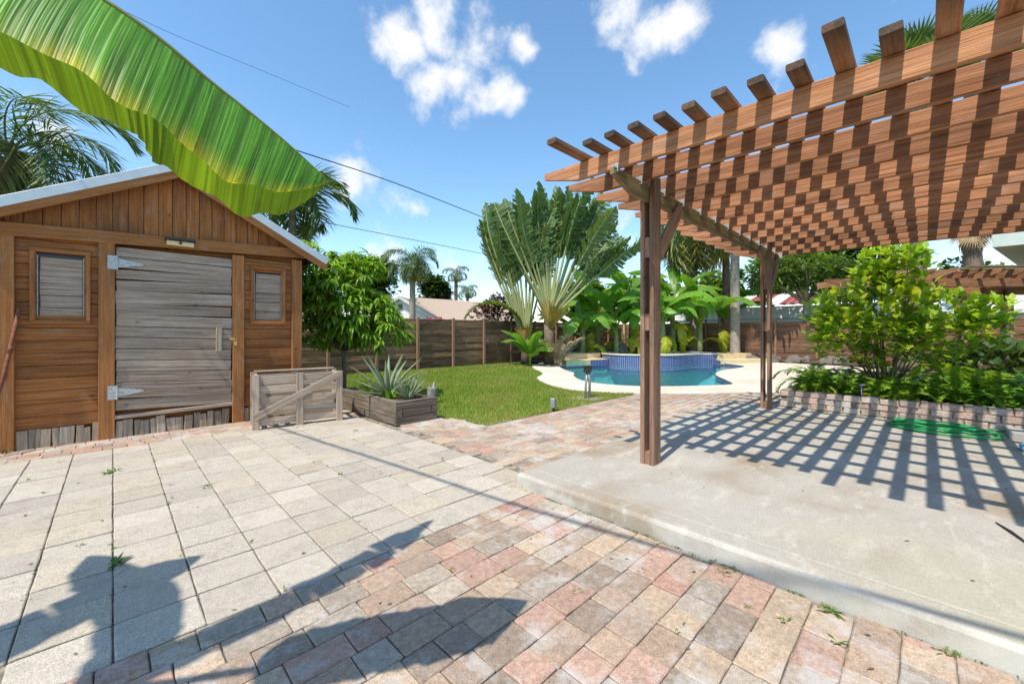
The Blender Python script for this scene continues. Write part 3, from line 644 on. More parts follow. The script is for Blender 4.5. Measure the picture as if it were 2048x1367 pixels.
def blade(path, width, nseg, tear=.15, droop=.25, seed=0, yedge=0.0, tone=.5, foldang=.5, mb_=None, nlat=3, rag=.15, far=1.0):
    """a long banana-like blade on a curved midrib: cross strips that may tear apart; returns MB with u along, v across"""
    r_ = random.Random(seed); mb_ = mb_ or MB(); mb_.uv = mb_.uv if mb_.uv is not None else []
    P = smooth_path(path, 10); n_ = len(P); cum = [0]
    for i in range(1, n_): cum.append(cum[-1] + (P[i] - P[i - 1]).length)
    def at(t_):
        q = t_ * cum[-1]
        for i in range(1, n_):
            if cum[i] >= q or i == n_ - 1:
                f_ = (q - cum[i - 1]) / max(1e-6, cum[i] - cum[i - 1]); return P[i - 1].lerp(P[i], min(1, max(0, f_))), (P[i] - P[i - 1]).normalized()
    for side in (-1, 1):
        grp_da = 0; fresh = True; prev = None
        for k in range(nseg + 1):
            t_ = k / nseg; p, d = at(t_); s_ = d.cross(Vector((0, 0, 1)))
            if s_.length < .05: s_ = Vector((RX, RY, 0))
            s_.normalize(); nn_ = s_.cross(d)
            if nn_.z < 0: nn_ = -nn_
            w_ = width(t_) * (far if side < 0 else 1); torn = r_.random() < tear and .05 < t_ < .97
            if torn or k == 0: grp_da = r_.uniform(-.5, 1) * droop if tear > 0 else 0; glen = 1 - r_.random() * rag * (1 if tear > 0 else 0)
            def strip(da, gl_):
                vs_ = []; pos = p.copy(); ang = (foldang[0 if side > 0 else 1] if isinstance(foldang, tuple) else foldang) + da
                for q in range(nlat + 1):
                    vs_.append(pos.copy()); a2 = ang + droop * q / nlat
                    pos = pos + (s_ * side * math.cos(a2) - nn_ * math.sin(a2) + d * .35) * (w_ * gl_ / nlat)
                return vs_
            if prev is not None:
                cur = strip(prev_da, prev_gl); o_ = len(mb_.v)
                for row, tt in ((prev, (k - 1) / nseg), (cur, t_)):
                    for q, v_ in enumerate(row):
                        mb_.v.append(tuple(v_)); ye = yedge * (max(0, (q / nlat - .80) / .20) * (.55 + .45 * math.sin(tt * 61) * math.sin(tt * 23)) if side > 0 else .28 * q / nlat); mb_.c.append((min(1, max(0, tone + r_.uniform(-.12, .12))), min(1, ye), 0)); mb_.uv.append((tt, q / nlat + side))  # yellow margin; far half tinted yellower to paint sun coming through the blade
                for q in range(nlat):
                    a_ = o_ + q; b_ = o_ + nlat + 1 + q; mb_.f.append((a_, a_ + 1, b_ + 1, b_) if side > 0 else (a_, b_, b_ + 1, a_ + 1)); mb_.m.append(0)
            prev = strip(grp_da, glen); prev_da, prev_gl = grp_da, glen
    return mb_
def frond_mesh(name, L, nl, ll, droop, plumose=.2, lw__=.035, seed=0, yellow=0, rise=.9, mk='leaf_palm', hang=.5):
    """feather palm leaf: starts at the origin, goes out along +X and arches down"""
    r_ = random.Random(seed); mb_ = MB(); pts = []; p = Vector((0, 0, 0)); a = rise
    for i in range(15):
        pts.append(p.copy()); p = p + Vector((math.cos(a), 0, math.sin(a))) * (L / 14); a -= droop / 14 * (1 + i * .09)
    mb_.tube(pts, [.028 * L / 3 * (1 - i / 16) for i in range(15)], 5, (.7, .25 + yellow * .5, 0), 0)
    for k in range(nl):
        t_ = .13 + .87 * k / nl; f_ = t_ * 14; i = min(13, int(f_)); q = pts[i].lerp(pts[i + 1], f_ - i); d = (pts[i + 1] - pts[i]).normalized()
        up = Vector((0, 1, 0)).cross(d) * -1
        for s_ in (-1, 1):
            e = r_.uniform(-plumose, plumose); dd = d * (.55 + .5 * t_) + Vector((0, s_, 0)) * math.cos(e) + up * (math.sin(e) + .15) 
            LL = ll * (.45 + 1.1 * math.sin(math.pi * min(1, t_ * .82 + .12))) * r_.uniform(.85, 1.1)
            leaf(mb_, q, dd, LL, lw__, hang * r_.uniform(.7, 1.6), (r_.random(), max(0, yellow * r_.uniform(.3, 1.3)), 0), None, 3, .1)
    return mb_.mesh(name, mk)
def fan_mesh(name, L, Rd, n_=34, seed=0, mk='leaf_palm', dead=False, span=250):
    r_ = random.Random(seed); mb_ = MB(); c = Vector((L, 0, 0)); mb_.tube([(0, 0, 0), (L * .5, 0, .02), c], .022, 5, (.6, .2, 0))
    for k in range(n_):
        a = R(-span / 2 + span * k / (n_ - 1)); d = Vector((math.cos(a), math.sin(a), .12 * math.cos(3 * a))); leaf(mb_, c, d, Rd * (.7 + .3 * math.cos(a * .6)) * r_.uniform(.9, 1.05), Rd * .085, .35 if not dead else .9, (r_.random(), .8 if dead else .05, 0), None, 4, .25)
    return mb_.mesh(name, mk)
def place_frond(parent, name, me, p, az, tilt=0, roll=0, sc=1):
    M = Matrix.Translation(p) @ Matrix.Rotation(az, 4, 'Z') @ Matrix.Rotation(-tilt, 4, 'Y') @ Matrix.Rotation(roll, 4, 'X') @ Matrix.Scale(sc, 4)
    return obj(name, me, parent, mat=M)
def trunk_mesh(name, h, r0, r1, mk, rings=0, lean=(0, 0), n_=12, bump_=.0, seed=0):
    r_ = random.Random(seed); mb_ = MB(); k = max(8, rings); pts, rad = [], []
    for i in range(k + 1):
        t_ = i / k; pts.append((lean[0] * t_ * t_, lean[1] * t_ * t_, h * t_)); rad.append((r0 * (1 - t_) + r1 * t_) * (1 + .35 * max(0, .06 - t_) / .06) * (1 + (bump_ if i % 2 else -bump_) * r_.uniform(.6, 1.3)))
    mb_.tube(pts, rad, n_); return mb_.mesh(name, mk, True)

# ------------------------------------------------------------------ main pergola
pg = thing('pergola', 'large reddish brown timber pergola over the concrete patio', 'pergola', (5.2, 1.0, .11))
def jz(y): return .018 * y                   # the roof climbs slightly towards the garden
BYc = 1.765
for PXc in (3.505, 7.35):
    pe = bpy.data.objects.new('post', None); col.objects.link(pe); pe.parent = pg
    for y, zt in ((BYc - .045, 2.70), (BYc + .045, 2.70)): board(pe, 'plank', (PXc, y, .11), (PXc, y, zt), (1, 0, 0), .145, .04, 'pergola_post_wood')
    for z0, z1 in ((.11, .22), (1.32, 1.47), (1.98, 2.16)): board(pe, 'spacer', (PXc + .004, BYc, z0), (PXc + .004, BYc, z1), (1, 0, 0), .135, .048, 'pergola_post_wood')
    for s_ in (-1, 1):
        if s_ < 0 and PXc < 5: continue
        board(pe, 'brace', (PXc + s_ * .07, BYc - .046, 2.02), (PXc + s_ * .53, BYc - .046, 2.54), (0, 0, 1), .13, .038, 'pergola_post_wood')
board(pg, 'beam', (7.95, BYc, 2.545), (2.86, BYc, 2.555), (0, 0, 1), .15, .04, 'mossy_beam', taper=(.28, .36))
JX = [2.93, 3.32, 3.76] + [4.20 + .448 * i for i in range(10)]
for x in JX:
    x += U(-.008, .008); board(pg, 'joist', (x, -4.2, 2.672 + jz(-4.2)), (x, 2.52 + U(-.02, .02), 2.672 + jz(2.5)), (0, 0, 1), .15, .038, 'pergola_wood', taper=(.37, .38))
    mb = MB(); mb.box(-.024, -.018, -.03, .03, -.05, .03); mb.box(-.05, -.02, -.03, .03, -.05, -.044); obj('bracket', mb.mesh('bracket', 'galvanised'), pg, (x - 5.2, BYc - 1.0, 2.64 - .11))
longs = {0, 9, 11, 12, 14, 17, 20, 24}
for i in range(32):
    y = 2.065 - .1945 * i; xl = (2.45 if i in longs else 2.675) + U(-.02, .02); z = 2.769 + jz(y)
    board(pg, 'slat', (xl, y, z), (8.55 + U(-.1, .1), y + U(-.01, .01), z), (0, 1, 0), .088, .04, 'slat_wood')

# ------------------------------------------------------------------ brick planter wall beside the patio
bw = thing('brick_planter_wall', 'low pinkish brick wall edging the plant bed beside the patio', 'wall', (7.8, .3, .11))
r_ = random.Random(8); bcols = [(.47, .36, .29), (.50, .40, .34), (.42, .30, .24), (.52, .44, .37), (.38, .29, .24), (.46, .31, .25)]
bm_ = [stone_mesh(.19, .085, .16, 'planter_brick', 100 + k, .006, .006) for k in range(4)]
for row in range(3):
    y = 1.66 - (row % 2) * .1
    while y > -1.55:
        M = Matrix.Translation((-.10 + r_.uniform(-.018, .012), y - .1 - .3, .045 + row * .088 + r_.uniform(-.004, .004))) @ Matrix.Rotation(r_.gauss(0, .05), 4, 'Z') @ Matrix.Rotation(r_.gauss(0, .025), 4, 'X') @ Matrix(((0, 0, -1, 0), (-1, 0, 0, 0), (0, 1, 0, 0), (0, 0, 0, 1)))
        o_ = obj('brick', bm_[r_.randrange(4)], bw, mat=M); c = r_.choice(bcols); k = r_.uniform(.85, 1.1); o_.color = (*[v * k for v in c], 1); y -= .2
    for k in range(8 if row < 3 else 0):
        o_ = obj('brick', bm_[k % 4], bw, mat=Matrix.Translation((.1 + k * .2 + (row % 2) * .1, 1.36, .045 + row * .088)) @ Matrix(((1, 0, 0, 0), (0, 0, 1, 0), (0, 1, 0, 0), (0, 0, 0, 1)))); c = r_.choice(bcols); o_.color = (*c, 1)
mb = MB(); mb.box(-.085, .03, -1.85, 1.34, -.1, .245); o_ = obj('mortar', mb.mesh('mortar', 'joint'), bw)
sheet('plant_bed', [(7.8, 1.6), (7.8, -3.5), (13.5, -3.5), (13.5, 1.5), (10.5, 1.6)], .30, 'soil', (), .4)

# ------------------------------------------------------------------ small things on lawn and patio
p = gp(864, 806); st = thing('wooden_stump', 'grey weathered log stump with a small metal spike on the lawn edge', 'stump', (p.x, p.y, 0))
mb = MB(); mb.tube([(0, 0, -.03), (0, 0, .12), (.003, 0, .275), (.003, 0, .29)], [.098, .093, .09, .078], 16); obj('log', mb.mesh('log', 'stump_grey', False), st)
mb = MB(); mb.tube([(-.05, 0, .29), (-.05, 0, .325)], .02, 10); mb.tube([(.03, 0, .29), (.04, 0, .34), (.05, 0, .40)], [.028, .02, .004], 8); obj('cap', mb.mesh('cap', 'galvanised'), st)
p = gp(1107, 821); bl = thing('path_light', 'small grey box path light at the lawn edge by the bricks', 'light', (p.x, p.y, 0), None, R(20))
mb = MB(); mb.tube([(0, 0, -.05), (0, 0, .08)], .02, 8); obj('stake', mb.mesh('stake', 'black_plastic'), bl)
mb = MB(); mb.box(-.055, .055, -.035, .035, .06, .20); mb.add([(-.055, -.035, .2), (.055, -.035, .2), (.055, .035, .2), (-.055, .035, .2), (-.045, -.02, .21), (.045, -.02, .21), (.045, .03, .21), (-.045, .03, .21)], [(4, 5, 6, 7), (0, 1, 5, 4), (1, 2, 6, 5), (2, 3, 7, 6), (3, 0, 4, 7)]); obj('housing', mb.mesh('housing', 'grey_metal'), bl)
p = gp(1175, 796); cp = thing('conduit_post', 'grey conduit pipes carrying a dark outlet box in front of the pool', 'outlet post', (p.x, p.y, 0), None, R(-45))
mb = MB(); mb.tube([(-.04, 0, 0), (-.035, 0, .25), (-.01, 0, .52)], .022, 10); obj('pipe', mb.mesh('pipe', 'grey_metal', True), cp)
mb = MB(); mb.tube([(.04, .01, 0), (.045, .01, .35), (.02, 0, .52)], .026, 10); obj('pipe', mb.mesh('pipe', 'grey_metal', True), cp)
mb = MB(); mb.box(-.075, .075, -.045, .045, .52, .62); mb.box(-.09, .09, -.06, .05, .62, .64); mb.box(-.06, .06, -.05, -.045, .535, .605); obj('outlet_box', mb.mesh('outlet_box', 'black_plastic'), cp)
mb = MB(); mb.add([(.34 * math.cos(a) * U(.8, 1.1), .3 * math.sin(a) * U(.8, 1.1), .004) for a in [k * .5236 for k in range(12)]], [tuple(range(12))]); obj('footing', mb.mesh('footing', 'concrete_grey'), cp)
# hose
hp = Vector((7.12, -.14, .125)); mb = MB(); pts = []
r_ = random.Random(2)
for k in range(330):
    a = k * .105; wob = .5 + .5 * math.sin(k * .031); rad = .36 + .05 * math.sin(k * .083) * wob + .05 * math.sin(k * .021)
    pts.append(hp + Vector((.72 * rad * math.cos(a) + .03 * math.sin(k * .05), 1.12 * rad * math.sin(a) + .05 * math.cos(k * .045), .006 + .0125 * (k // 62) + .004 * math.sin(k * .9))))
pts += [hp + Vector((.32, -.5, .03)), hp + Vector((.45, -.7, .01)), hp + Vector((.5, -1.1, .01)), hp + Vector((.35, -1.9, .01))]
mb.tube(pts, .0125, 8); tag(obj('garden_hose', mb.mesh('garden_hose', 'hose_green', True)), 'bright green garden hose lying coiled on the patio', 'hose')
# thin dark tube laid on the slab to stand for its crack line
mb = MB(); a_ = gp(1992, 1046, .112); b_ = gp(2060, 1092, .112); mb.tube([a_ + Vector((0, 0, .006)), (a_ + b_) / 2 + Vector((.01, 0, .008)), b_ + Vector((0, 0, .006))], [.004, .009, .006], 6)
tag(obj('crack_line', mb.mesh('crack_line', 'black_plastic')), 'thin dark line standing for a crack in the concrete at the right edge', 'crack')
# stepping slab and float at the far right
p = gp(2060, 880, .112); mb = MB(); mb.box(-.25, .35, -.5, .3, 0, .06); tag(obj('step_block', mb.mesh('step_block', 'concrete_grey'), None, (p.x + .2, p.y - .15, .114)), 'pale concrete block beside the hose at the patio end', 'block')
p = gp(2052, 903, .112); mb = MB(); mb.tube([(-.12, 0, .03), (-.09, 0, .03), (.1, 0, .03), (.14, 0, .03)], [.012, .032, .032, .01], 10); tag(obj('pool_float', mb.mesh('pool_float', 'float_blue', True), None, (p.x + .05, p.y, .112)), 'small pale blue float on the concrete at the right edge', 'float')
# weeds in the joints
mb = MB(); r_ = random.Random(21)
def weed(p, s_=1.0, n_=9):
    for k in range(n_):
        a = r_.uniform(0, 6.28); leaf(mb, p + Vector((r_.gauss(0, .008 * s_), r_.gauss(0, .008 * s_), -.004)), Vector((math.cos(a), math.sin(a), r_.uniform(.2, 1.6))), r_.uniform(.012, .04) * s_, .007 * s_, .6, (r_.random(), r_.uniform(0, .35), 0), None, 2)
for (px, py) in [(222, 945), (225, 1120), (308, 922), (335, 1006), (412, 975), (225, 1085), (415, 970), (500, 1084), (713, 861), (872, 886), (887, 918), (876, 950), (1027, 972), (1174, 1027), (1298, 1074), (1310, 1080), (1338, 1093), (1300, 1120), (1286, 1142), (1465, 1132), (1444, 1145), (1495, 1210), (1660, 1225), (1675, 1285), (1887, 1303), (1155, 1183), (1236, 1072), (1205, 1028), (563, 1183), (905, 1140), (950, 1105), (845, 1075), (590, 967), (120, 923), (55, 960), (362, 1280), (90, 985), (363, 1110), (620, 967), (680, 948), (160, 1090), (1565, 1240), (1355, 1265)]:
    weed(gp(px, py), r_.uniform(.7, 1.5), r_.randrange(7, 16))
weed(gp(222, 945), 2.6, 22); weed(gp(226, 1128), 2.4, 20); weed(gp(1660, 1222), 2.2, 18); weed(gp(12, 902), 3.5, 30); weed(gp(1465, 1133), 2.0, 14)
for i in range(-4, 9):
    for k in range(16):
        if r_.random() < .5: weed(Vector((i * .3 + r_.gauss(0, .003), r_.uniform(2.25, 6.3), 0)), r_.uniform(.35, .8), 5)
for k in range(120): weed(Vector((2.44 + r_.gauss(0, .008), r_.uniform(-.6, 2.4), 0)), r_.uniform(.3, .9), 5)
for k in range(60): weed(Vector((7.58 + r_.gauss(0, .02), r_.uniform(-1, 1.6), .112)), r_.uniform(.6, 2.2), 9)
tag(obj('joint_weeds', mb.mesh('joint_weeds', 'leaf_mid')), 'small weeds growing in the paving joints', 'weeds', kind='stuff')

mb = MB(); r_ = random.Random(90)
for k in range(230):
    x, y = r_.uniform(-1, 7.6), r_.uniform(-.6, 6.5)
    if x > 3.6 and y > 4.3: continue
    z = .116 if (x > 2.5 and y < 2.4) else .004; a = r_.uniform(0, 6.28); leaf(mb, Vector((x, y, z)), Vector((math.cos(a), math.sin(a), .15)), r_.uniform(.012, .04), r_.uniform(.006, .014), .3, (.5, .5, 0), None, 3)
tag(obj('leaf_litter', mb.mesh('leaf_litter', 'bark')), 'tiny dry leaves and bits scattered on the paving', 'leaf litter', kind='stuff')
# ------------------------------------------------------------------ lawn grass
def grass(name, poly, count, hmin, hmax, wd, label):
    xs = [p[0] for p in poly]; ys = [p[1] for p in poly]; P = []
    pa = np.array(poly)
    while len(P) < count:
        X = rng.uniform(min(xs), max(xs), count); Y = rng.uniform(min(ys), max(ys), count); keep = np.zeros(count, bool); j = len(pa) - 1
        for i in range(len(pa)):
            xi, yi = pa[i]; xj, yj = pa[j]; cnd = ((yi > Y) != (yj > Y)) & (X < (xj - xi) * (Y - yi) / (yj - yi + 1e-12) + xi); keep ^= cnd; j = i
        dep = X * FX + Y * FY; keep &= rng.random(count) < np.clip((9.0 / dep) ** 1.6, .15, 1)
        P += list(zip(X[keep], Y[keep]))
    P = np.array(P[:count]); n_ = len(P); a = rng.uniform(0, 6.283, n_); h_ = rng.uniform(hmin, hmax, n_); dep = P[:, 0] * FX + P[:, 1] * FY; w_ = wd * (dep / 7); ln = rng.uniform(.1, .9, n_) * h_; b_ = rng.uniform(0, 6.283, n_)
    V = np.zeros((n_, 3, 3)); V[:, 0, 0] = P[:, 0] - np.cos(a) * w_; V[:, 0, 1] = P[:, 1] - np.sin(a) * w_; V[:, 1, 0] = P[:, 0] + np.cos(a) * w_; V[:, 1, 1] = P[:, 1] + np.sin(a) * w_
    V[:, 2, 0] = P[:, 0] + np.cos(b_) * ln; V[:, 2, 1] = P[:, 1] + np.sin(b_) * ln; V[:, 2, 2] = h_; V[:, :2, 2] = -.012
    me = bpy.data.meshes.new(name); me.vertices.add(n_ * 3); me.vertices.foreach_set('co', V.ravel()); me.loops.add(n_ * 3); me.loops.foreach_set('vertex_index', np.arange(n_ * 3, dtype=np.int32))
    me.polygons.add(n_); me.polygons.foreach_set('loop_start', np.arange(0, n_ * 3, 3, dtype=np.int32)); me.polygons.foreach_set('loop_total', np.full(n_, 3, dtype=np.int32)); me.update(calc_edges=True)
    patch = np.array([noise.noise(Vector((x * .8, y * .8, 0))) for x, y in P]); dry = np.clip((patch + .12) * 1.5, 0, .7) + np.where(np.minimum(np.abs(P[:, 1] - 4.4), np.abs(P[:, 0] - 3.7)) < .3, .35, 0)
    C = np.ones((n_, 3, 4), np.float32); C[:, :, 0] = rng.random(n_)[:, None]; C[:, :, 1] = (dry * rng.random(n_))[:, None]; C[:, :, 2] = 0
    ca = me.color_attributes.new('col', 'FLOAT_COLOR', 'POINT'); ca.data.foreach_set('color', C.ravel()); me.materials.append(MAT['grass_blade']); me.update()
    return tag(obj(name, me), label, 'grass', kind='stuff')
lawn_poly2 = [(p[0] + (U(-.05, .05) if p[1] < 4.5 else 0), p[1]) for p in lawn_poly]; edge_ = [(3.74 + .138 * k, 4.36 + U(-.09, .05)) for k in range(30)]; lawn_poly2 = edge_ + lawn_poly2[1:]
grass('lawn_grass', lawn_poly2, 110000, .02, .05, .006, 'short green lawn grass between the shed and the pool')

# ------------------------------------------------------------------ fences
def fence(name, label, A, B, hgt, mk, base=-.02, skip=()):
    A = Vector((*A, 0)); B = Vector((*B, 0)); d = (B - A).normalized(); L = (B - A).length; nrm = Vector((d.y, -d.x, 0))
    if nrm.dot(-A) < 0: nrm = -nrm
    ro = thing(name, label, 'fence', A); npn = max(1, round(L / 1.55)); st_ = L / npn; rows_ = int(hgt / .14)
    for k in range(npn + 1):
        p = A + d * (st_ * k); board(ro, 'post', p + nrm * .07 + Vector((0, 0, base - .05)), p + nrm * .07 + Vector((0, 0, hgt + .03 + U(-.02, .03))), d, .09, .09, 'fence_post')
    for k in range(npn):
        for j in range(rows_):
            z = base + .07 + j * .14; a_ = A + d * (st_ * k + .004) + Vector((0, 0, z + U(-.006, .006))); b_ = A + d * (st_ * (k + 1) - .004) + Vector((0, 0, z + U(-.006, .006)))
            off_ = nrm * (U(.001, .012) if j % 2 else -U(.001, .012)); board(ro, 'plank', a_ + off_, b_ + off_, (0, 0, 1), .1415, .022, mk)
    return ro
fence('board_fence', 'dark weathered horizontal board fence behind the lawn', (1.55, 12.75), (21.7, 12.75), 1.82, 'fence_board')
fence('board_fence', 'reddish brown board fence behind the pool and right-hand trees', (21.9, 12.6), (21.9, -7.5), 1.95, 'fence_board_warm')

# ------------------------------------------------------------------ spa, raised ledges, rocks
def wall_prism(mb_, poly, z0, z1, uvs=True):
    n_ = len(poly); o_ = len(mb_.v); s_ = 0
    if mb_.uv is None: mb_.uv = []
    for i in range(n_ + 1):
        p = poly[i % n_]
        if i: s_ += math.hypot(p[0] - q_[0], p[1] - q_[1])
        for z in (z0, z1): mb_.v.append((p[0], p[1], z)); mb_.c.append((.5, 0, 0)); mb_.uv.append((s_, z))
        q_ = p
    for i in range(n_): mb_.f.append((o_ + 2 * i, o_ + 2 * i + 2, o_ + 2 * i + 3, o_ + 2 * i + 1)); mb_.m.append(0)
spa = thing('raised_spa', 'raised spa with dark blue tile wall at the back of the pool', 'spa', (17.3, 8.6, 0))
front = [(18.55, 6.35), (17.75, 6.85), (16.2, 7.2), (15.3, 8.0), (14.95, 8.95), (15.25, 9.9)]
poly = [(p.x, p.y) for p in smooth_path([(*q, 0) for q in front], 5)] + [(16.5, 10.6), (18.6, 9.6), (19.4, 7.9), (19.2, 6.8)]
loc = [(x - 17.3, y - 8.6) for x, y in poly]
mb = MB(); wall_prism(mb, loc, -.3, .385); obj('tile_wall', mb.mesh('tile_wall', 'tile'), spa)
def ring(poly_, inset, z0, z1, mk, name, par):
    cx_ = sum(p[0] for p in poly_) / len(poly_); cy_ = sum(p[1] for p in poly_) / len(poly_)
    def ins(p, k):
        d = Vector((cx_ - p[0], cy_ - p[1])); return (p[0] + d.x / d.length * k, p[1] + d.y / d.length * k)
    a_ = [ins(p, -.04) for p in poly_]; b_ = [ins(p, inset) for p in poly_]; n_ = len(poly_); m_ = MB()
    m_.add([(*p, z1) for p in a_] + [(*p, z1) for p in b_] + [(*p, z0) for p in a_] + [(*p, z0 - .2) for p in b_], [f_ for i in range(n_) for f_ in ((i, (i + 1) % n_, n_ + (i + 1) % n_, n_ + i), (2 * n_ + i, 2 * n_ + (i + 1) % n_, (i + 1) % n_, i), (n_ + i, n_ + (i + 1) % n_, 3 * n_ + (i + 1) % n_, 3 * n_ + i), (2 * n_ + i, i, i, 2 * n_ + i)) if len(set(f_)) == 4])
    return obj(name, m_.mesh(name, mk), par), b_
_, inner = ring(loc, .32, .37, .42, 'deck', 'coping', spa)
mb = MB(); mb.add([(*p, .30) for p in inner], [tuple(range(len(inner)))]); obj('water', mb.mesh('water', 'water'), spa)
mb = MB(); mb.add([(*p, .18) for p in inner], [tuple(range(len(inner)))]); obj('floor', mb.mesh('floor', 'pool_plaster'), spa)
def ledge(name, label, steps, cat='ledge'):
    c0_ = steps[0][0][0]; ro = thing(name, label, cat, (c0_[0], c0_[1], 0))
    for poly_, zt, tiled in steps:
        m_ = MB(); n_ = len(poly_); pl = [(x - c0_[0], y - c0_[1]) for x, y in poly_]
        m_.add([(*p, -.05) for p in pl] + [(*p, zt) for p in pl], [(i, (i + 1) % n_, n_ + (i + 1) % n_, n_ + i) for i in range(n_)] + [tuple(range(n_, 2 * n_))]); obj('step', m_.mesh('step', 'coral_stucco'), ro)
        if tiled:
            t2 = MB(); a_, b_ = [Vector((*q, 0)) - Vector((*c0_, 0)) for q in tiled]; nn_ = Vector((-(b_ - a_).y, (b_ - a_).x, 0)).normalized() * .012
            if (nn_.dot(Vector((*c0_, 0)))) > 0: nn_ = -nn_
            L_ = (b_ - a_).length; t2.uv = [(0, 0), (L_, 0), (L_, zt + .2), (0, zt + .2)]
            t2.v = [tuple(a_ + nn_ + Vector((0, 0, -.2))), tuple(b_ + nn_ + Vector((0, 0, -.2))), tuple(b_ + nn_ + Vector((0, 0, zt - .02))), tuple(a_ + nn_ + Vector((0, 0, zt - .02)))]; t2.c = [(.5, 0, 0)] * 4; t2.f = [(0, 1, 2, 3)]; t2.m = [0]; obj('tile_face', t2.mesh('tile_face', 'tile'), ro)
ledge('stucco_ledge', 'yellow stepped stucco ledge left of the spa', [([(12.9, 10.05), (14.2, 9.75), (15.4, 9.5), (16.6, 10.9), (13.8, 11.6)], .18, ((14.1, 9.72), (15.3, 9.45))), ([(13.4, 10.5), (15.4, 10.1), (17.0, 10.9), (14.2, 11.8)], .40, None)])
ledge('stucco_ledge', 'yellow stepped stucco ledge right of the spa', [([(18.3, 5.65), (20.2, 4.7), (20.9, 6.0), (19.0, 7.2)], .17, ((17.95, 5.95), (18.6, 6.6))), ([(18.55, 6.25), (20.3, 5.45), (20.9, 6.4), (19.1, 7.4)], .38, None)])
sheet('rear_bed', [(12.4, 11.5), (14.3, 11.65), (16.8, 11.0), (19.4, 7.7), (20.7, 5.2), (20.2, 1.2), (21.85, 1.2), (21.85, 12.65), (12.4, 12.65)], .05, 'soil')
def rock_mesh(seed):
    r3 = random.Random(seed); bmx = bmesh.new(); bmesh.ops.create_icosphere(bmx, subdivisions=2, radius=1); o3 = Vector((r3.uniform(0, 50), seed * 3.1, 0))
    for v in bmx.verts: v.co *= 1 + .45 * noise.noise(v.co * 1.3 + o3) + .2 * noise.noise(v.co * 3 + o3)
    me = bpy.data.meshes.new('rock'); bmx.to_mesh(me); bmx.free(); me.materials.append(MAT['rock']); return me
rms = [rock_mesh(k) for k in range(5)]
r_ = random.Random(4)
for k in range(34):
    t_ = k / 33; q = lw(*( (1.9 + 4.6 * t_, 19.2 + r_.uniform(-.5, .9)) ))
    o_ = obj('rock', rms[k % 5], None, (q.x, q.y, .12 + r_.uniform(0, .35)), (r_.uniform(0, 3), r_.uniform(0, 3), r_.uniform(0, 6))); s_ = r_.uniform(.2, .42); o_.scale = (s_, s_ * r_.uniform(.7, 1.2), s_ * .8)
    tag(o_, 'rough dark coral rock in the bank behind the spa', 'rock', 'rocks behind the spa')
for k in range(14):
    q = lw(10.4 + k * .28 + r_.uniform(-.2, .2), 18.3 - .15 * k + r_.uniform(-.3, .4))
    o_ = obj('rock', rms[k % 5], None, (q.x, q.y, .1), (r_.uniform(0, 3), r_.uniform(0, 3), 0)); s_ = r_.uniform(.14, .3); o_.scale = (s_, s_, s_ * .8)
    tag(o_, 'pale rough rock edging the bed right of the pool', 'rock', 'rocks right of the pool')

# ------------------------------------------------------------------ plants
def ell_points(r_, n_, c, rad, shell=.55):
    out = []
    while len(out) < n_:
        v = Vector((r_.uniform(-1, 1), r_.uniform(-1, 1), r_.uniform(-1, 1)))
        if shell < v.length < 1: out.append((Vector((c[0] + v.x * rad[0], c[1] + v.y * rad[1], c[2] + v.z * rad[2])), v.normalized()))
    return out
def branches(mb_, base, tips, r0, r_, mid=.45):
    for tp_ in tips:
        m_ = base.lerp(tp_, mid) + Vector((r_.gauss(0, .06), r_.gauss(0, .06), .05)); mb_.tube([base, m_, tp_], [r0, r0 * .6, r0 * .22], 5)
def rosette_tree(name, label, loc, trunk_h, r0, lumps, ntips, nleaf, LL, LW, mk, droop, seed, bark='bark', up=.25, cat='tree', yel=.1, lean=(0, 0)):
    r_ = random.Random(seed); ro = thing(name, label, cat, loc); mb_ = MB(); top = Vector((lean[0], lean[1], trunk_h))
    mb_.tube([(0, 0, -.1), (lean[0] * .4 + .02, lean[1] * .4, trunk_h * .5), top], [r0, r0 * .8, r0 * .65], 9); cm = MB(); tot = sum(l[3] for l in lumps)
    for (c, rad, _, wgt) in lumps:
        tips = ell_points(r_, int(ntips * wgt / tot), c, rad, .5)
        branches(mb_, top, [t_[0] for t_ in tips[::4]], r0 * .35, r_)
        for p, n_ in tips:
            tone = r_.random() * .6 + .4 * max(0, n_.z)  # leaf clusters get paler towards the crown top
            for k in range(nleaf):
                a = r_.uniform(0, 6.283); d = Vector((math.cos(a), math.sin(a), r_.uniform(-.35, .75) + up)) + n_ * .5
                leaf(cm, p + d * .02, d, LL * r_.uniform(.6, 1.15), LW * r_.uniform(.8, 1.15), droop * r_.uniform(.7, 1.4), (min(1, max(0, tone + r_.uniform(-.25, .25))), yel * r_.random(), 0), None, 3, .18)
    obj('trunk', mb_.mesh('trunk', bark, True), ro); obj('crown', cm.mesh('crown', mk), ro); return ro
ro = rosette_tree('mango_tree', 'young mango tree with bright green drooping leaves right of the shed', (3.12, 7.75, 0), .95, .05,
    [((-.1, .15, 2.0), (.85, .85, .72), 0, 5), ((.25, -.3, 1.6), (.66, .55, .5), 0, 3), ((-.55, .4, 2.45), (.6, .55, .5), 0, 2.4), ((.55, -.6, 1.35), (.42, .36, .36), 0, 1.3), ((-.35, .3, 1.25), (.4, .4, .25), 0, .7), ((.2, -.2, 2.45), (.4, .4, .35), 0, 1)], 330, 14, .29, .062, 'leaf_mango', 1.5, 31)
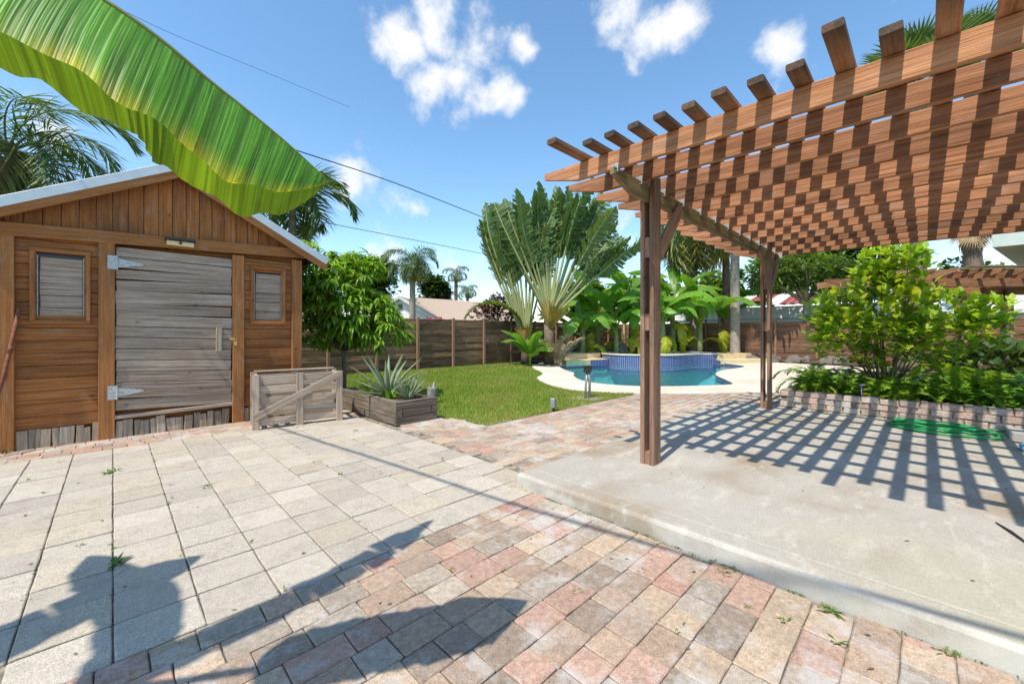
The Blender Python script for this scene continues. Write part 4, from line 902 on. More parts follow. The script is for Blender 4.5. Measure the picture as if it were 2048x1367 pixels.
# aloe plants and spiky filler in the timber planter
def spiky(name, label, loc, n_, L0, L1, W, mk, seed, spread=1.0, droop=.35, th=.3):
    r_ = random.Random(seed); ro = thing(name, label, 'plant', loc); 
    for k in range(n_):
        a = k * 2.4 + r_.uniform(-.3, .3); t_ = k / n_; el = 1.35 - 1.05 * t_ * spread; L = L0 + (L1 - L0) * (1 - abs(t_ - .4)); mb_ = MB(); P = []; p = Vector((math.cos(a) * .02, math.sin(a) * .02, 0)); e = el
        for i in range(7): P.append(p.copy()); p = p + Vector((math.cos(a) * math.cos(e), math.sin(a) * math.cos(e), math.sin(e))) * (L / 6); e -= droop / 6 * r_.uniform(.2, 1.6)
        s_ = Vector((-math.sin(a), math.cos(a), 0)); tone = r_.random(); yl = .25 * r_.random() * (t_ > .6)
        for i, q in enumerate(P):
            w_ = W * (1, .95, .85, .7, .5, .27, .02)[i] / 2; d = (P[min(6, i + 1)] - P[max(0, i - 1)]).normalized(); nn_ = s_.cross(d)
            if nn_.dot(Vector((math.cos(a), math.sin(a), 0))) > 0: nn_ = -nn_
            mb_.v += [tuple(q - s_ * w_ + nn_ * w_ * .45), tuple(q), tuple(q + s_ * w_ + nn_ * w_ * .45), tuple(q - nn_ * w_ * th * 2)]; mb_.c += [(tone, yl, 0)] * 4
        for i in range(6):
            for j in range(4): mb_.f.append((4 * i + j, 4 * i + (j + 1) % 4, 4 * i + 4 + (j + 1) % 4, 4 * i + 4 + j)); mb_.m.append(0)
        obj('leaf', mb_.mesh('leaf', mk, True), ro)
    return ro
spiky('aloe_plant', 'big pale green aloe with long pointed leaves in the timber planter', (3.13, 6.02, .285), 18, .5, .86, .10, 'leaf_aloe', 3)
spiky('aloe_plant', 'smaller dense clump of thin aloe leaves near the planter front corner', (3.21, 5.52, .285), 38, .25, .46, .036, 'leaf_aloe', 5, .75, .15)
spiky('bromeliad_plant', 'low yellow-green strappy plant in the back of the timber planter', (3.06, 6.45, .285), 34, .25, .45, .035, 'leaf_fern', 9, 1.1, .9)
spiky('bromeliad_plant', 'small bright green leafy plant between the two aloes', (3.08, 5.80, .285), 22, .12, .26, .045, 'leaf_mango', 12, 1.1, .8)

# near banana plant, mostly beyond the left edge; its leaves throw the shadows in front
bn = thing('banana_plant', 'banana plant with a huge glossy leaf hanging in at upper left', 'banana plant', (-1.75, 2.05, 0))
B0 = Vector((-1.75, 2.05, 0))
mb = MB(); mb.tube([(0, 0, -.1), (.02, 0, .8), (.05, .0, 1.7), (.1, 0, 2.2)], [.14, .12, .10, .06], 12); obj('stem', mb.mesh('stem', 'trunk_brown', True), bn)
def w_ban(W, r0=.68, ex_=2.0):
    return lambda t_: W * min(1, (t_ / .10) ** .6 if t_ > 0 else 0) * (1 if t_ < r0 else max(.0, 1 - ((t_ - r0) / (1 - r0)) ** ex_)) * (1 + .035 * math.sin(t_ * 47) + .025 * math.sin(t_ * 83))
def near_leaf(path, W, seed, tear, fold, yedge=0, droop=.25, nseg=60, tone=.5, nlat=5):
    P = [Vector(p) - B0 for p in path]; m_ = blade(P, w_ban(W, *((.8, 2.5) if nlat == 8 else (.68, 2.0))), nseg, tear, droop, seed, yedge, tone, fold, None, nlat, .12, 1.13 if nlat == 8 else 1.0); me = m_.mesh('leaf_blade', 'leaf_banana_near', True); lf = obj('leaf', me, bn)
    k = MB(); PP = smooth_path(P, 8); k.tube(PP, [.010 * (1 - .85 * i / (len(PP) - 1)) for i in range(len(PP))], 8, (.3, .1, 0)); k.tube([Vector((.1, 0, 2.1)), (Vector((.1, 0, 2.1)) + P[0]) / 2 + Vector((0, 0, .12)), P[0]], [.035, .026, .019], 8, (.7, .25, 0)); obj('midrib', k.mesh('midrib', 'stalk', True), lf)
near_leaf([(-.95, 1.62, 2.33), (-.50, 1.47, 2.25), (-.03, 1.30, 2.055), (.19, 1.265, 1.925), (.33, 1.235, 1.83), (.445, 1.205, 1.735)], .255, 4, .0, (.86, .62), .8, .35, 150, .5, 8)
def unsh(gx, gy, z): return (gx - .575 * z, gy - .085 * z, z)
near_leaf([unsh(-.2, 2.10, 3.0), unsh(.4, 2.15, 3.15), unsh(1.0, 2.23, 3.1), unsh(1.6, 2.40, 2.9)], .12, 6, .22, .3, 0, .3)
near_leaf([unsh(-.75, 2.55, 2.85), unsh(-.35, 2.70, 3.0), unsh(.05, 2.88, 3.0), unsh(.38, 2.96, 2.9)], .17, 9, .06, .2, 0, .3)
near_leaf([unsh(.0, 2.0, 2.75), unsh(.10, 2.4, 2.95), unsh(.08, 2.85, 2.95), unsh(-.1, 3.42, 2.8)], .16, 12, .08, .2, 0, .3)

# banana clump and traveller's palms behind the pool: leaf variants shared as parts
def ban_variant(seed, L, W, arch, tear, tone, yel=0, mk='leaf_banana', pet=.25):
    r_ = random.Random(seed); pts = []; p = Vector((0, 0, 0)); a = 1.25
    for i in range(7): pts.append(p.copy()); p = p + Vector((math.cos(a), 0, math.sin(a))) * (L / 6); a -= arch / 6 * (1 + i * .12)
    PP = smooth_path(pts, 5); m_ = MB(); m_.uv = []
    b0 = int(len(PP) * pet)
    blade(PP[b0::3] + [PP[-1]], w_ban(W), 34, tear, .3, seed, 0, tone, .35, m_, 2, .2)
    if yel: m_.c = [(c[0], yel * r_.uniform(.6, 1.1), 0) for c in m_.c]
    nb = len(m_.v); m_.tube(PP, [.035 * (1 - .85 * i / (len(PP) - 1)) for i in range(len(PP))], 5, (.9, .3, 0)); m_.uv += [(0, 0)] * (len(m_.v) - nb)
    return m_.mesh('leaf', mk, False)
bvar = [ban_variant(1, 2.5, .30, 1.7, .25, .55), ban_variant(2, 2.3, .32, 2.3, .35, .75), ban_variant(3, 2.6, .28, 1.2, .2, .4), ban_variant(4, 1.9, .24, 3.2, .6, .5, .75), ban_variant(5, 2.2, .34, 1.9, .15, .9)]
def banana(loc, h_, n_, seed, label):
    r_ = random.Random(seed); ro = thing('banana_plant', label, 'banana plant', loc, 'banana plants behind the spa'); m_ = MB(); m_.tube([(0, 0, -.1), (.03, 0, h_ * .5), (.05, .02, h_)], [.15, .12, .08], 10); obj('stem', m_.mesh('stem', 'stalk', True), ro)
    for k in range(n_):
        low = k >= n_ - 2; me = bvar[3] if low else bvar[r_.choice((0, 1, 2, 4, 1, 0))]
        place_frond(ro, 'leaf', me, Vector((.05, .02, h_ - (.5 if low else .1) - .06 * k)), k * 2.4 + r_.uniform(-.4, .4), (-.5 if low else r_.uniform(-.25, .3)), r_.uniform(-.3, .3), r_.uniform(1.0, 1.4))
for (px, dep, h_, n_, sd, lab) in [(1195, 19.6, 2.2, 14, 1, 'leftmost short banana plant, right beside the fan-shaped palm'), (1262, 20.0, 3.0, 14, 2, 'tall banana plant left of the near pergola post'), (1300, 18.8, 1.9, 11, 3, 'banana plant directly behind the near pergola post'),
                                   (1345, 19.4, 2.6, 14, 4, 'banana plant just right of the near pergola post, with hanging yellowed leaves'), (1400, 19.2, 1.8, 11, 5, 'short banana plant left of the pale palm trunk'), (1165, 18.4, 1.5, 12, 7, 'banana plant crowding the right foot of the tall fan palm'), (1325, 17.9, 2.0, 13, 8, 'front banana plant showing right of the near pergola post, above the spa'), (1440, 20.6, 2.3, 13, 9, 'banana plant behind the pale palm trunk'), (1232, 18.6, 1.7, 12, 6, 'low bright banana plant above the left stucco ledge')]:
    q = lw((px - 1024) / F * dep, dep); banana((q.x, q.y, .05), h_, n_, sd, lab)
tvar = []
for k in range(5):
    r_ = random.Random(50 + k); L = (5.2, 4.8, 5.0, 4.4, 4.9)[k]; pts = [Vector((0, 0, 0)), Vector((L * .25, 0, .0)), Vector((L * .5, 0, .02)), Vector((L * .78, 0, -.05)), Vector((L, .0, -.35))]; PP = smooth_path(pts, 6); m_ = MB(); m_.uv = []
    b0 = int(len(PP) * .44); nb = 0
    # blade stands edge-on to the fan plane: built flat in the X-Y plane and torn
    blade(PP[b0::3] + [PP[-1]], w_ban(.47), 70, (.5, .75, .4, .9, .65)[k], .45, 60 + k, 0, .4 + .1 * k, .25, m_, 2, .34)
    if k == 3: m_.c = [(c[0], .25 * r_.random(), 0) for c in m_.c]
    nb = len(m_.v); m_.tube(PP, [.06 * (1 - .8 * i / (len(PP) - 1)) for i in range(len(PP))], 6, (.85, .12, 0), 1); m_.uv += [(0, 0)] * (len(m_.v) - nb)
    tvar.append(m_.mesh('leaf', ['leaf_trav', 'stalk'], False))
def traveller(loc, label, h_, n_, a0, a1, sc, seed, face):
    """fan of leaves in one upright plane; face = direction of the plane in plan"""
    r_ = random.Random(seed); ro = thing('travellers_palm', label, 'palm', loc); m_ = MB(); m_.tube([(0, 0, -.1), (0, 0, h_ * .5), (0, 0, h_)], [.24, .2, .22], 12); obj('trunk', m_.mesh('trunk', 'trunk_brown', True), ro)
    u = Vector((math.cos(face), math.sin(face), 0))
    for k in range(n_):
        t_ = k / (n_ - 1); a = a0 + (a1 - a0) * t_ + r_.uniform(-.04, .04); d = u * math.cos(a) + Vector((0, 0, 1)) * math.sin(a) + Vector((-u.y, u.x, 0)) * r_.uniform(-.10, .10); d.normalize()
        side = Vector((-u.y, u.x, 0)); n2 = d.cross(side).normalized()
        roll = r_.uniform(-1.3, -.5) if r_.random() < .5 else r_.uniform(.4, 1.3); y = side * math.cos(roll) + n2 * math.sin(roll); y = (y - d * y.dot(d)).normalized(); z = d.cross(y); M = Matrix((d, y, z)).transposed().to_4x4() @ Matrix.Scale(sc * r_.uniform(.85, 1.08), 4); M.translation = u * math.cos(a) * .12 + Vector((0, 0, h_ - .2 + .25 * abs(math.sin(a))))
        obj('leaf', tvar[r_.randrange(5)], ro, mat=M)
    sh = MB()
    for k in range(14):                     # overlapping orange leaf bases
        a = a0 + (a1 - a0) * k / 13; d = u * math.cos(a) + Vector((0, 0, 1)) * math.sin(a); leaf(sh, Vector((0, 0, h_ - .55)) - Vector((FX, FY, 0)) * .2, d, 1.3, .3, -.05, (.6, .35 + .4 * r_.random(), 0), None, 3, .3)
    obj('leaf_base', sh.mesh('leaf_base', 'stalk'), ro); return ro
FACE = math.atan2(RY, RX)
q = lw((1098 - 1024) / F * 16.6, 16.6); tr1 = traveller((q.x, q.y, 0), 'tall traveller\'s palm with a fan of split leaves behind the pool', 1.95, 28, R(43), R(119), 1.06, 3, FACE)
q = lw((1052 - 1024) / F * 16.9, 16.9); tr2 = traveller((q.x, q.y, 0), 'smaller traveller\'s palm leaning left beside the tall fan', 1.0, 15, R(76), R(116), 1.14, 8, FACE)
hang = frond_mesh('drooping_leaf', 3.3, 60, .55, 1.5, .1, .075, 44, .15, 1.9, 'leaf_trav', .25)
tl_ = lw((1052 - 1024) / F * 16.9, 16.9); obj('leaf', hang, tr2, mat=Matrix.Translation((0, 0, 1.2)) @ Matrix.Rotation(FACE + math.pi, 4, 'Z') @ Matrix.Rotation(R(38), 4, 'Y'))
r_ = random.Random(77); dryv = frond_mesh('dry_leaf', 2.4, 60, .5, .5, .3, .05, 91, .3, .9, 'dry_frond', .2)
for (px, dep, n_, L, lab) in [(1060, 15.8, 9, 1.9, 'young upright bright green shoots at the foot of the fan palm'), (1118, 15.9, 8, 1.6, 'short pale dry leaf fan right at the foot of the tall fan palm')]:
    q = lw((px - 1024) / F * dep, dep); ro = thing('palm_shoot', lab, 'plant', (q.x, q.y, 0))
    for k in range(n_): place_frond(ro, 'leaf', bvar[(0, 2, 4)[k % 3]] if n_ == 9 else dryv, Vector((0, 0, 0)), k * 2.4, .3 + r_.uniform(-.15, .1), 0, L / 2.5 * r_.uniform(.8, 1.05))
q = gp(1030, 722); ro = thing('yellow_shoot', 'small bright yellow banana shoot at the edge of the lawn', 'plant', (q.x, q.y, 0))
for k in range(3): place_frond(ro, 'leaf', bvar[3], Vector((0, 0, 0)), 1 + k * 2, .35, 0, .38)

# feather palms
fv = [frond_mesh('palm_frond', 3.0, 62, .62, 1.7, .5, .045, 1), frond_mesh('palm_frond', 3.0, 62, .66, 2.5, .6, .045, 2), frond_mesh('palm_frond', 2.8, 58, .6, 3.2, .6, .045, 3, .25), frond_mesh('palm_frond', 2.6, 54, .6, 3.6, .7, .045, 4, .8)]
fv2 = [frond_mesh('palm_frond', 3.0, 46, .85, 1.6, .25, .085, 5), frond_mesh('palm_frond', 3.0, 46, .9, 2.3, .3, .085, 6), frond_mesh('palm_frond', 2.8, 44, .85, 3.0, .3, .085, 7, .15)]
def feather_palm(label, loc, h_, r0, n_, sc, var, seed, tmat='trunk_grey', ylow=2, group=None, lean=(0, 0), boots=False, name='palm_tree'):
    r_ = random.Random(seed); ro = thing(name, label, 'palm', loc, group); obj('trunk', trunk_mesh('trunk', h_, r0, r0 * .8, tmat, 40, lean, 12, .02, seed), ro); top = Vector((lean[0], lean[1], h_))
    if boots:
        m_ = MB()
        for k in range(26): a = k * 2.4; z = -1.3 + k * .05; leaf(m_, top + Vector((math.cos(a) * r0 * .8, math.sin(a) * r0 * .8, z)), Vector((math.cos(a) * .45, math.sin(a) * .45, 1)), .55, .22, .1, (.3, .9, 0), None, 3, .3)
        obj('leaf_stubs', m_.mesh('leaf_stubs', 'trunk_brown'), ro)
    for k in range(n_):
        t_ = k / n_; me = var[-1] if (k >= n_ - ylow) else var[min(len(var) - 2, int(t_ * (len(var) - 1)))]
        place_frond(ro, 'frond', me, top + Vector((0, 0, .15)), k * 2.4 + r_.uniform(-.3, .3), .5 - 1.35 * t_ + r_.uniform(-.1, .1), r_.uniform(-.4, .4), sc * r_.uniform(.85, 1.1))
    return ro
q = rp(18, 320, 9.0); feather_palm('queen palm with rough brown trunk behind the left end of the shed', (q.x, q.y, 0), q.z, .26, 18, .92, fv, 5, 'trunk_brown', 2, None, (0, 0), True)
q = rp(585, 415, 13.5); feather_palm('dark green palm with broad leaflets rising behind the right end of the shed', (q.x, q.y, 0), q.z, .15, 15, .76, fv2, 8)
q = rp(825, 535, 27); feather_palm('foxtail palm with yellowing lower fronds beyond the back fence', (q.x, q.y, 0), q.z, .22, 20, .86, fv, 12, 'trunk_grey', 7)
q = rp(912, 552, 42); feather_palm('small distant palm above the tan house roof', (q.x, q.y, 0), q.z, .22, 14, .62, fv, 14, 'trunk_brown', 2)
q = rp(935, 585, 46); feather_palm('far low bushy palm at the right end of the tan roof', (q.x, q.y, 0), q.z, .2, 14, .62, fv, 15, 'trunk_brown', 1)
q = rp(1470, 440, 18.5); feather_palm('tall palm with smooth pale grey trunk right of the pool', (q.x, q.y, 0), q.z, .22, 16, .9, fv, 17, 'trunk_grey', 3, None)
q = rp(1452, 440, 20.5); feather_palm('tall palm with darker trunk just behind the pale one', (q.x, q.y, 0), q.z, .2, 14, .9, fv, 19, 'trunk_brown', 2)
q = rp(1388, 485, 20.6); feather_palm('palm with long hanging yellow-green fronds above the bananas', (q.x, q.y, 0), q.z, .2, 26, 1.3, [fv[1], fv[2], fv[3], fv[3]], 23, 'trunk_grey', 14)
# fan palms with dead skirts above the big shrub
fan = [fan_mesh('fan_leaf', 1.1, 1.15, 34, 1), fan_mesh('fan_leaf', 1.0, 1.2, 34, 2)]; dfan = fan_mesh('dead_fan_leaf', .35, 1.5, 18, 3, 'dry_frond', True, 75)
for (px, py, dep, lab, sd) in [(1828, 165, 14, 'tall fan palm with thick dark trunk, the nearer of two above the shrub', 1), (1945, 130, 17, 'tall fan palm with a shaggy dry skirt above the second pergola', 2)]:
    r_ = random.Random(sd); q = rp(px, py, dep); ro = thing('fan_palm', lab, 'palm', (q.x, q.y, 0)); obj('trunk', trunk_mesh('trunk', q.z, .34 if sd == 1 else .3, .26, 'trunk_brown', 60, (0, 0), 12, .05, sd), ro)
    for k in range(18): place_frond(ro, 'leaf', fan[k % 2], Vector((0, 0, q.z)), k * 2.4, 1.2 - 1.3 * k / 18, r_.uniform(-.3, .3), r_.uniform(.9, 1.1))
    zs = rp(px, 470, dep).z
    for k in range(26): place_frond(ro, 'dry_leaf', dfan, Vector((0, 0, (zs + .75 if sd == 2 else q.z - 1.6) + r_.uniform(-.2, 1.6))), k * 2.4, -1.0 + r_.uniform(-.25, .2), r_.uniform(-.3, .3), r_.uniform(.6, .9))

# broad trees and shrubs
def leafy(name, label, loc, lumps, n_, LL, LW, mk, seed, stems=5, h0=.4, cat='shrub', droop=.3, yel=.15, bark='bark', r0=.035, per=5, trunk=None, up=.5):
    r_ = random.Random(seed); ro = thing(name, label, cat, loc); tot = sum(l[2] for l in lumps); cm = MB(); tb = MB()
    base = Vector((0, 0, 0))
    if trunk: base = Vector((0, 0, trunk)); tb.tube([(0, 0, -.2), (.03, .02, trunk * .5), base], [r0 * 1.2, r0, r0 * .85], 9)
    for (c, rad, wgt) in lumps:
        tips = ell_points(r_, max(3, int(n_ * wgt / tot)), c, rad, .25)
        for p, nrm in tips[::max(1, len(tips) // stems)]:
            b0_ = base + Vector((r_.gauss(0, .05), r_.gauss(0, .05), 0)) if not trunk else base; tb.tube([b0_, b0_.lerp(p, .5) + Vector((r_.gauss(0, .05), r_.gauss(0, .05), .08)), p], [r0 * .6, r0 * .4, r0 * .15], 5)
        for p, nrm in tips:
            tone = r_.random() * .7 + .3 * max(0, nrm.z); yy = yel * r_.random() if r_.random() < .6 else yel * 2.2 * r_.random()  # upward-facing tips get a paler tone
            for k in range(per):
                a = r_.uniform(0, 6.283); d = Vector((math.cos(a), math.sin(a), r_.uniform(-.2, .8) + up)) + nrm * .6
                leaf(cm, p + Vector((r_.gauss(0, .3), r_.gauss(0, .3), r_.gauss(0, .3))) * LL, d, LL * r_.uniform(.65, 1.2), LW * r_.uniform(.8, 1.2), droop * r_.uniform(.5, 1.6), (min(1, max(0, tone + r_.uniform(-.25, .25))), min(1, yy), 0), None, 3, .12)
    obj('stems' if not trunk else 'trunk', tb.mesh('stems', bark, True), ro); obj('crown' if trunk else 'foliage', cm.mesh('foliage', mk), ro); return ro
leafy('broadleaf_shrub', 'big yellow-green shrub with oval leaves in the brick-edged bed', (8.75, .45, .3), [((0, 0, 1.2), (.62, .62, .85), 5), ((.25, -.55, 1.05), (.5, .45, .6), 2.4), ((-.1, .55, .95), (.45, .45, .55), 2.2), ((.1, -.15, 2.05), (.35, .35, .42), 1.5), ((.1, .2, 1.9), (.22, .22, .4), .9), ((.3, -1.05, 1.15), (.3, .3, .35), 1), ((-.3, .75, 1.35), (.3, .25, .3), .7)], 540, .155, .088, 'leaf_shrub', 41, 3, yel=.27, per=7, r0=.022)
r_ = random.Random(6)
fern_v = [frond_mesh('fern_frond', .6, 26, .085, 1.6, .15, .022, 70 + k, .1, 1.1, 'leaf_fern', .15) for k in range(3)]
fk = 0
ferns = [(8.05, 1.25, 'fern at the left end of the brick-edged bed'), (8.15, .75, 'fern in the brick-edged bed below the left side of the big shrub'), (8.0, .2, 'fern in the brick-edged bed below the middle of the big shrub'), (8.15, -.25, 'fern in the brick-edged bed below the right side of the big shrub'), (8.6, 1.3, 'fern behind the left end of the brick-edged bed'), (8.75, -.4, 'tall fern standing right of the big shrub'), (8.45, .35, 'fern against the stems of the big shrub')]
for (x, y, lab) in ferns:
    ro = thing('fern_plant', lab, 'fern', (x, y, .3), 'ferns under the big shrub'); n_ = 16
    for k in range(n_): place_frond(ro, 'frond', fern_v[k % 3], Vector((0, 0, 0)), k * 2.4, .45 - .7 * k / n_, r_.uniform(-.2, .2), r_.uniform(.8, 1.35) * (1.4 if 'tall' in lab else .62 if x < 8.2 else 1.15))
mb = MB()
for k in range(1900):
    x, y = r_.uniform(7.86, 9.6), r_.uniform(-2.6, 1.55); h_ = r_.uniform(.02, .34) * (1 if y > -.4 else 1.2) * (.6 + .5 * abs(math.sin(y * 2.3 + x)))
    for j in range(3):
        a = r_.uniform(0, 6.283); leaf(mb, Vector((x, y, .3 + h_)), Vector((math.cos(a), math.sin(a), r_.uniform(.1, .9))), r_.uniform(.07, .15), r_.uniform(.05, .085), .5, (r_.random(), .25 * r_.random() if y > -.3 else 0, 0), None, 3, .12)
tag(obj('ground_cover', mb.mesh('ground_cover', 'leaf_cover')), 'low glossy green ground cover filling the brick-edged bed', 'ground cover', kind='stuff')
mb = MB()
for k in range(9): a = k * .7; leaf(mb, Vector((0, 0, 0)), Vector((math.cos(a), math.sin(a), .7)), .055, .04, .3, (.5, 0, 0))
mb.tube([(0, 0, -.25), (0, 0, 0)], .006, 5); q = rp(1723, 772, 5.93); tag(obj('violet_flower', mb.mesh('violet_flower', 'flower_violet'), None, q), 'single pale violet flower in the ground cover', 'flower')

q = rp(1612, 640, 18.3); leafy('young_tree', 'slender tree with pale trunk and light green leaves left of the big shrub', (q.x, q.y, 0), [((0, 0, 4.1), (1.7, 1.7, .9), 3), ((-.9, .9, 3.8), (.9, .9, .6), 1.3), ((1.2, -1.2, 3.7), (1.2, 1.2, .8), 1.5)], 330, .42, .10, 'leaf_mid', 51, 8, cat='tree', trunk=2.6, r0=.13, bark='trunk_grey', per=9, droop=.9, up=.2)
def bigtree(label, px, py, dep, rx, rz, mk, seed, n_=420, LL=.5, LW=.28, name='leafy_tree', trunk=None):
    q = rp(px, py, dep); c = q.z; r2 = random.Random(seed); lumps = [((0, 0, c), (rx * .75, rx * .75, rz * .75), 3)] + [((r2.uniform(-.6, .6) * rx, r2.uniform(-.6, .6) * rx, c + r2.uniform(-.5, .55) * rz), (rx * r2.uniform(.3, .5),) * 2 + (rz * r2.uniform(.3, .45),), 1) for _ in range(7)]
    leafy(name, label, (q.x, q.y, 0), lumps, n_, LL, LW, mk, seed, 6, cat='tree', trunk=max(.5, c - rz * .6), r0=.14, per=8, droop=.5, up=.1)
bigtree('dense dark green tree behind the striped metal roof', 1690, 520, 27, 4.0, 2.6, 'leaf_dark', 61, 700)
bigtree('bright green tree left of the pale palm trunk, beyond the fence', 1430, 590, 27, 1.9, 1.7, 'leaf_mid', 62, 380)
bigtree('mid green tree directly above the striped metal roof', 1545, 550, 27, 2.2, 1.6, 'leaf_mid', 63, 420)
bigtree('mid green tree behind the leftmost bananas, beyond the fence', 1175, 600, 27, 2.1, 1.7, 'leaf_mid', 81, 380)
bigtree('dark green tree behind the near pergola post, beyond the fence', 1285, 595, 29, 2.2, 1.9, 'leaf_dark', 82, 380)
bigtree('dark tree behind the mango, beyond the back fence', 735, 560, 30, 2.6, 2.3, 'leaf_dark', 64, 420)
bigtree('dark bushy tree right of the foxtail palm, behind the tan roof', 872, 590, 38, 2.0, 2.2, 'leaf_dark', 65, 380)
bigtree('low dark tree line seen through the gap between mango and shed', 640, 590, 32, 2.0, 1.8, 'leaf_dark', 66, 300)
bigtree('dark tree behind the fan palm trunks at right', 1960, 590, 26, 3.0, 2.2, 'leaf_dark', 67, 420)
q = gp(1003, 700); q = lw((1003 - 1024) / F * 18.2, 18.2); leafy('maroon_shrub', 'dark red leafy shrub showing over the back fence', (q.x, q.y, 0), [((0, 0, 2.25), (1.05, 1.0, .75), 4), ((-.55, .5, 1.95), (.7, .7, .5), 1.5), ((.6, -.6, 1.8), (.7, .7, .5), 1.5)], 320, .17, .09, 'leaf_red', 71, 7, per=7, yel=.3)
q = rp(870, 636, 19.5); leafy('flowering_shrub', 'red and pink flowering shrub peeping over the back fence', (q.x, q.y, 0), [((0, 0, 1.75), (.75, .4, .32), 1)], 90, .09, .08, 'flower_red', 72, 5, per=4)
leafy('dark_shrub', 'dark green shrub at the foot of the second pergola posts', (12.0, -.95, .3), [((0, 0, .35), (1.3, .9, .45), 1)], 160, .2, .13, 'leaf_dark', 73, 5, per=6)

# ------------------------------------------------------------------ houses beyond
hz = thing('neighbour_house', 'tan shingle roofed house with white gable beyond the back fence', 'house', (*lw(-4.5, 32)[:2], 0))
hb = Vector(hz.location)
def hp_(lat, dep, z): v = lw(lat, dep, z) - hb; return (v.x, v.y, z)
mb = MB(); A_, B_, C_, D_ = hp_(-8.3, 29.5, 2.15), hp_(1.5, 32, 2.15), hp_(1.0, 37, 3.85), hp_(-8.0, 33.5, 4.2); E_, G_ = hp_(-8.0, 38, 2.15), hp_(1.0, 42, 2.15)
mb.add([A_, B_, C_, D_, E_, G_], [(0, 1, 2, 3), (3, 2, 5, 4), (1, 5, 2), (0, 3, 4)]); obj('roof', mb.mesh('roof', 'roof_tan'), hz)
mb = MB(); lo = lambda p: (p[0], p[1], 0); A2, B2, E2, G2 = hp_(-8.0, 29.9, 2.2), hp_(1.2, 32.3, 2.2), hp_(-8, 38, 2.2), hp_(1, 42, 2.2)
mb.add([A2, B2, G2, E2, lo(A2), lo(B2), lo(G2), lo(E2)], [(0, 4, 5, 1), (1, 5, 6, 2), (2, 6, 7, 3), (3, 7, 4, 0)]); obj('wall', mb.mesh('wall', 'house_white'), hz)
g0, g1, gt = hp_(-10.6, 28.4, 2.0), hp_(-5.0, 28.4, 2.0), hp_(-7.8, 28.4, 3.75)
mb = MB(); mb.add([g0, g1, gt, lo(g0), lo(g1)], [(0, 1, 2), (0, 3, 4, 1)]); gw = obj('gable_wall', mb.mesh('gable_wall', 'house_white'), hz)
for a_, b_ in ((g0, gt), (g1, gt)):
    a2, b2 = Vector(a_), Vector(b_); bk2 = Vector((FX, FY, 0)) * 4.5; fr_ = Vector((FX, FY, 0)) * -.35; u_ = Vector((0, 0, .12)); mb = MB(); out_ = (a2 - b2).normalized() * .3
    mb.add([a2 + out_ + fr_ + u_, b2 + fr_ + u_, b2 + bk2 + u_, a2 + out_ + bk2 + u_], [(0, 1, 2, 3)]); obj('gable_roof', mb.mesh('gable_roof', 'roof_tan'), hz)
    mb = MB(); mb.add([a2 + out_ + fr_ + u_ * 1.1, b2 + fr_ + u_ * 1.1, b2 + fr_ - u_ * .9, a2 + out_ + fr_ - u_ * .9], [(0, 1, 2, 3)]); obj('rake_trim', mb.mesh('rake_trim', 'white_sheet'), hz)
mb = MB(); c_ = Vector(hp_(-7.8, 28.36, 3.1)); r2_ = Vector((RX, RY, 0)) * .14; mb.add([c_ - r2_ - Vector((0, 0, .2)), c_ + r2_ - Vector((0, 0, .2)), c_ + r2_ + Vector((0, 0, .2)), c_ - r2_ + Vector((0, 0, .2))], [(0, 1, 2, 3)]); obj('vent', mb.mesh('vent', 'window_dark'), hz)
mb = MB(); mb.add([hp_(-8.3, 29.48, 2.22), hp_(1.5, 31.98, 2.22), hp_(1.5, 31.98, 2.05), hp_(-8.3, 29.48, 2.05)], [(3, 2, 1, 0)]); obj('gutter', mb.mesh('gutter', 'gutter_green'), hz)
mb = MB(); mb.tube([hp_(-1.2, 35, 3.2), hp_(-1.2, 35, 3.75)], .08, 8); obj('roof_vent', mb.mesh('roof_vent', 'window_dark'), hz)
# outbuilding with striped metal roof
ob = thing('metal_roof_shed', 'white outbuilding with rusty red and white striped metal roof beyond the fence', 'building', (25.5, 6.0, 0))
mb = MB(); mb.box(-1.2, 4, -5.5, 5.0, 0, 2.65); obj('wall', mb.mesh('wall', 'house_white'), ob)
r_ = random.Random(13)
for k in range(30):
    y = -5.8 + k * .37; mb = MB(); mb.add([(-1.28, y, 2.68), (-1.28, y + .36, 2.68), (2.6, y + .36, 3.55), (2.6, y, 3.55), (-1.28, y + .18, 2.73), (2.6, y + .18, 3.60)], [(0, 4, 5, 3), (4, 1, 2, 5)]); obj('roof_sheet', mb.mesh('roof_sheet', 'red_sheet' if r_.random() < .55 else 'white_sheet'), ob)
mb = MB(); mb.box(-1.27, -1.2, -5.6, 5.1, 2.0, 2.06); obj('trim', mb.mesh('trim', 'gutter_green'), ob)
# white house behind the second pergola
wh_ = thing('white_house', 'low white house seen beneath the second pergola at right', 'house', (27, -4, 0))
mb = MB(); mb.box(0, 6, -6, 3, 0, 2.2); obj('wall', mb.mesh('wall', 'house_white'), wh_); mb = MB(); mb.add([(-.5, -6.5, 2.3), (-.5, 3.5, 2.3), (3, 3.5, 3.1), (3, -6.5, 3.1), (-.5, -6.5, 2.12), (-.5, 3.5, 2.12)], [(0, 3, 2, 1), (0, 1, 5, 4)]); obj('roof', mb.mesh('roof', 'white_sheet'), wh_)

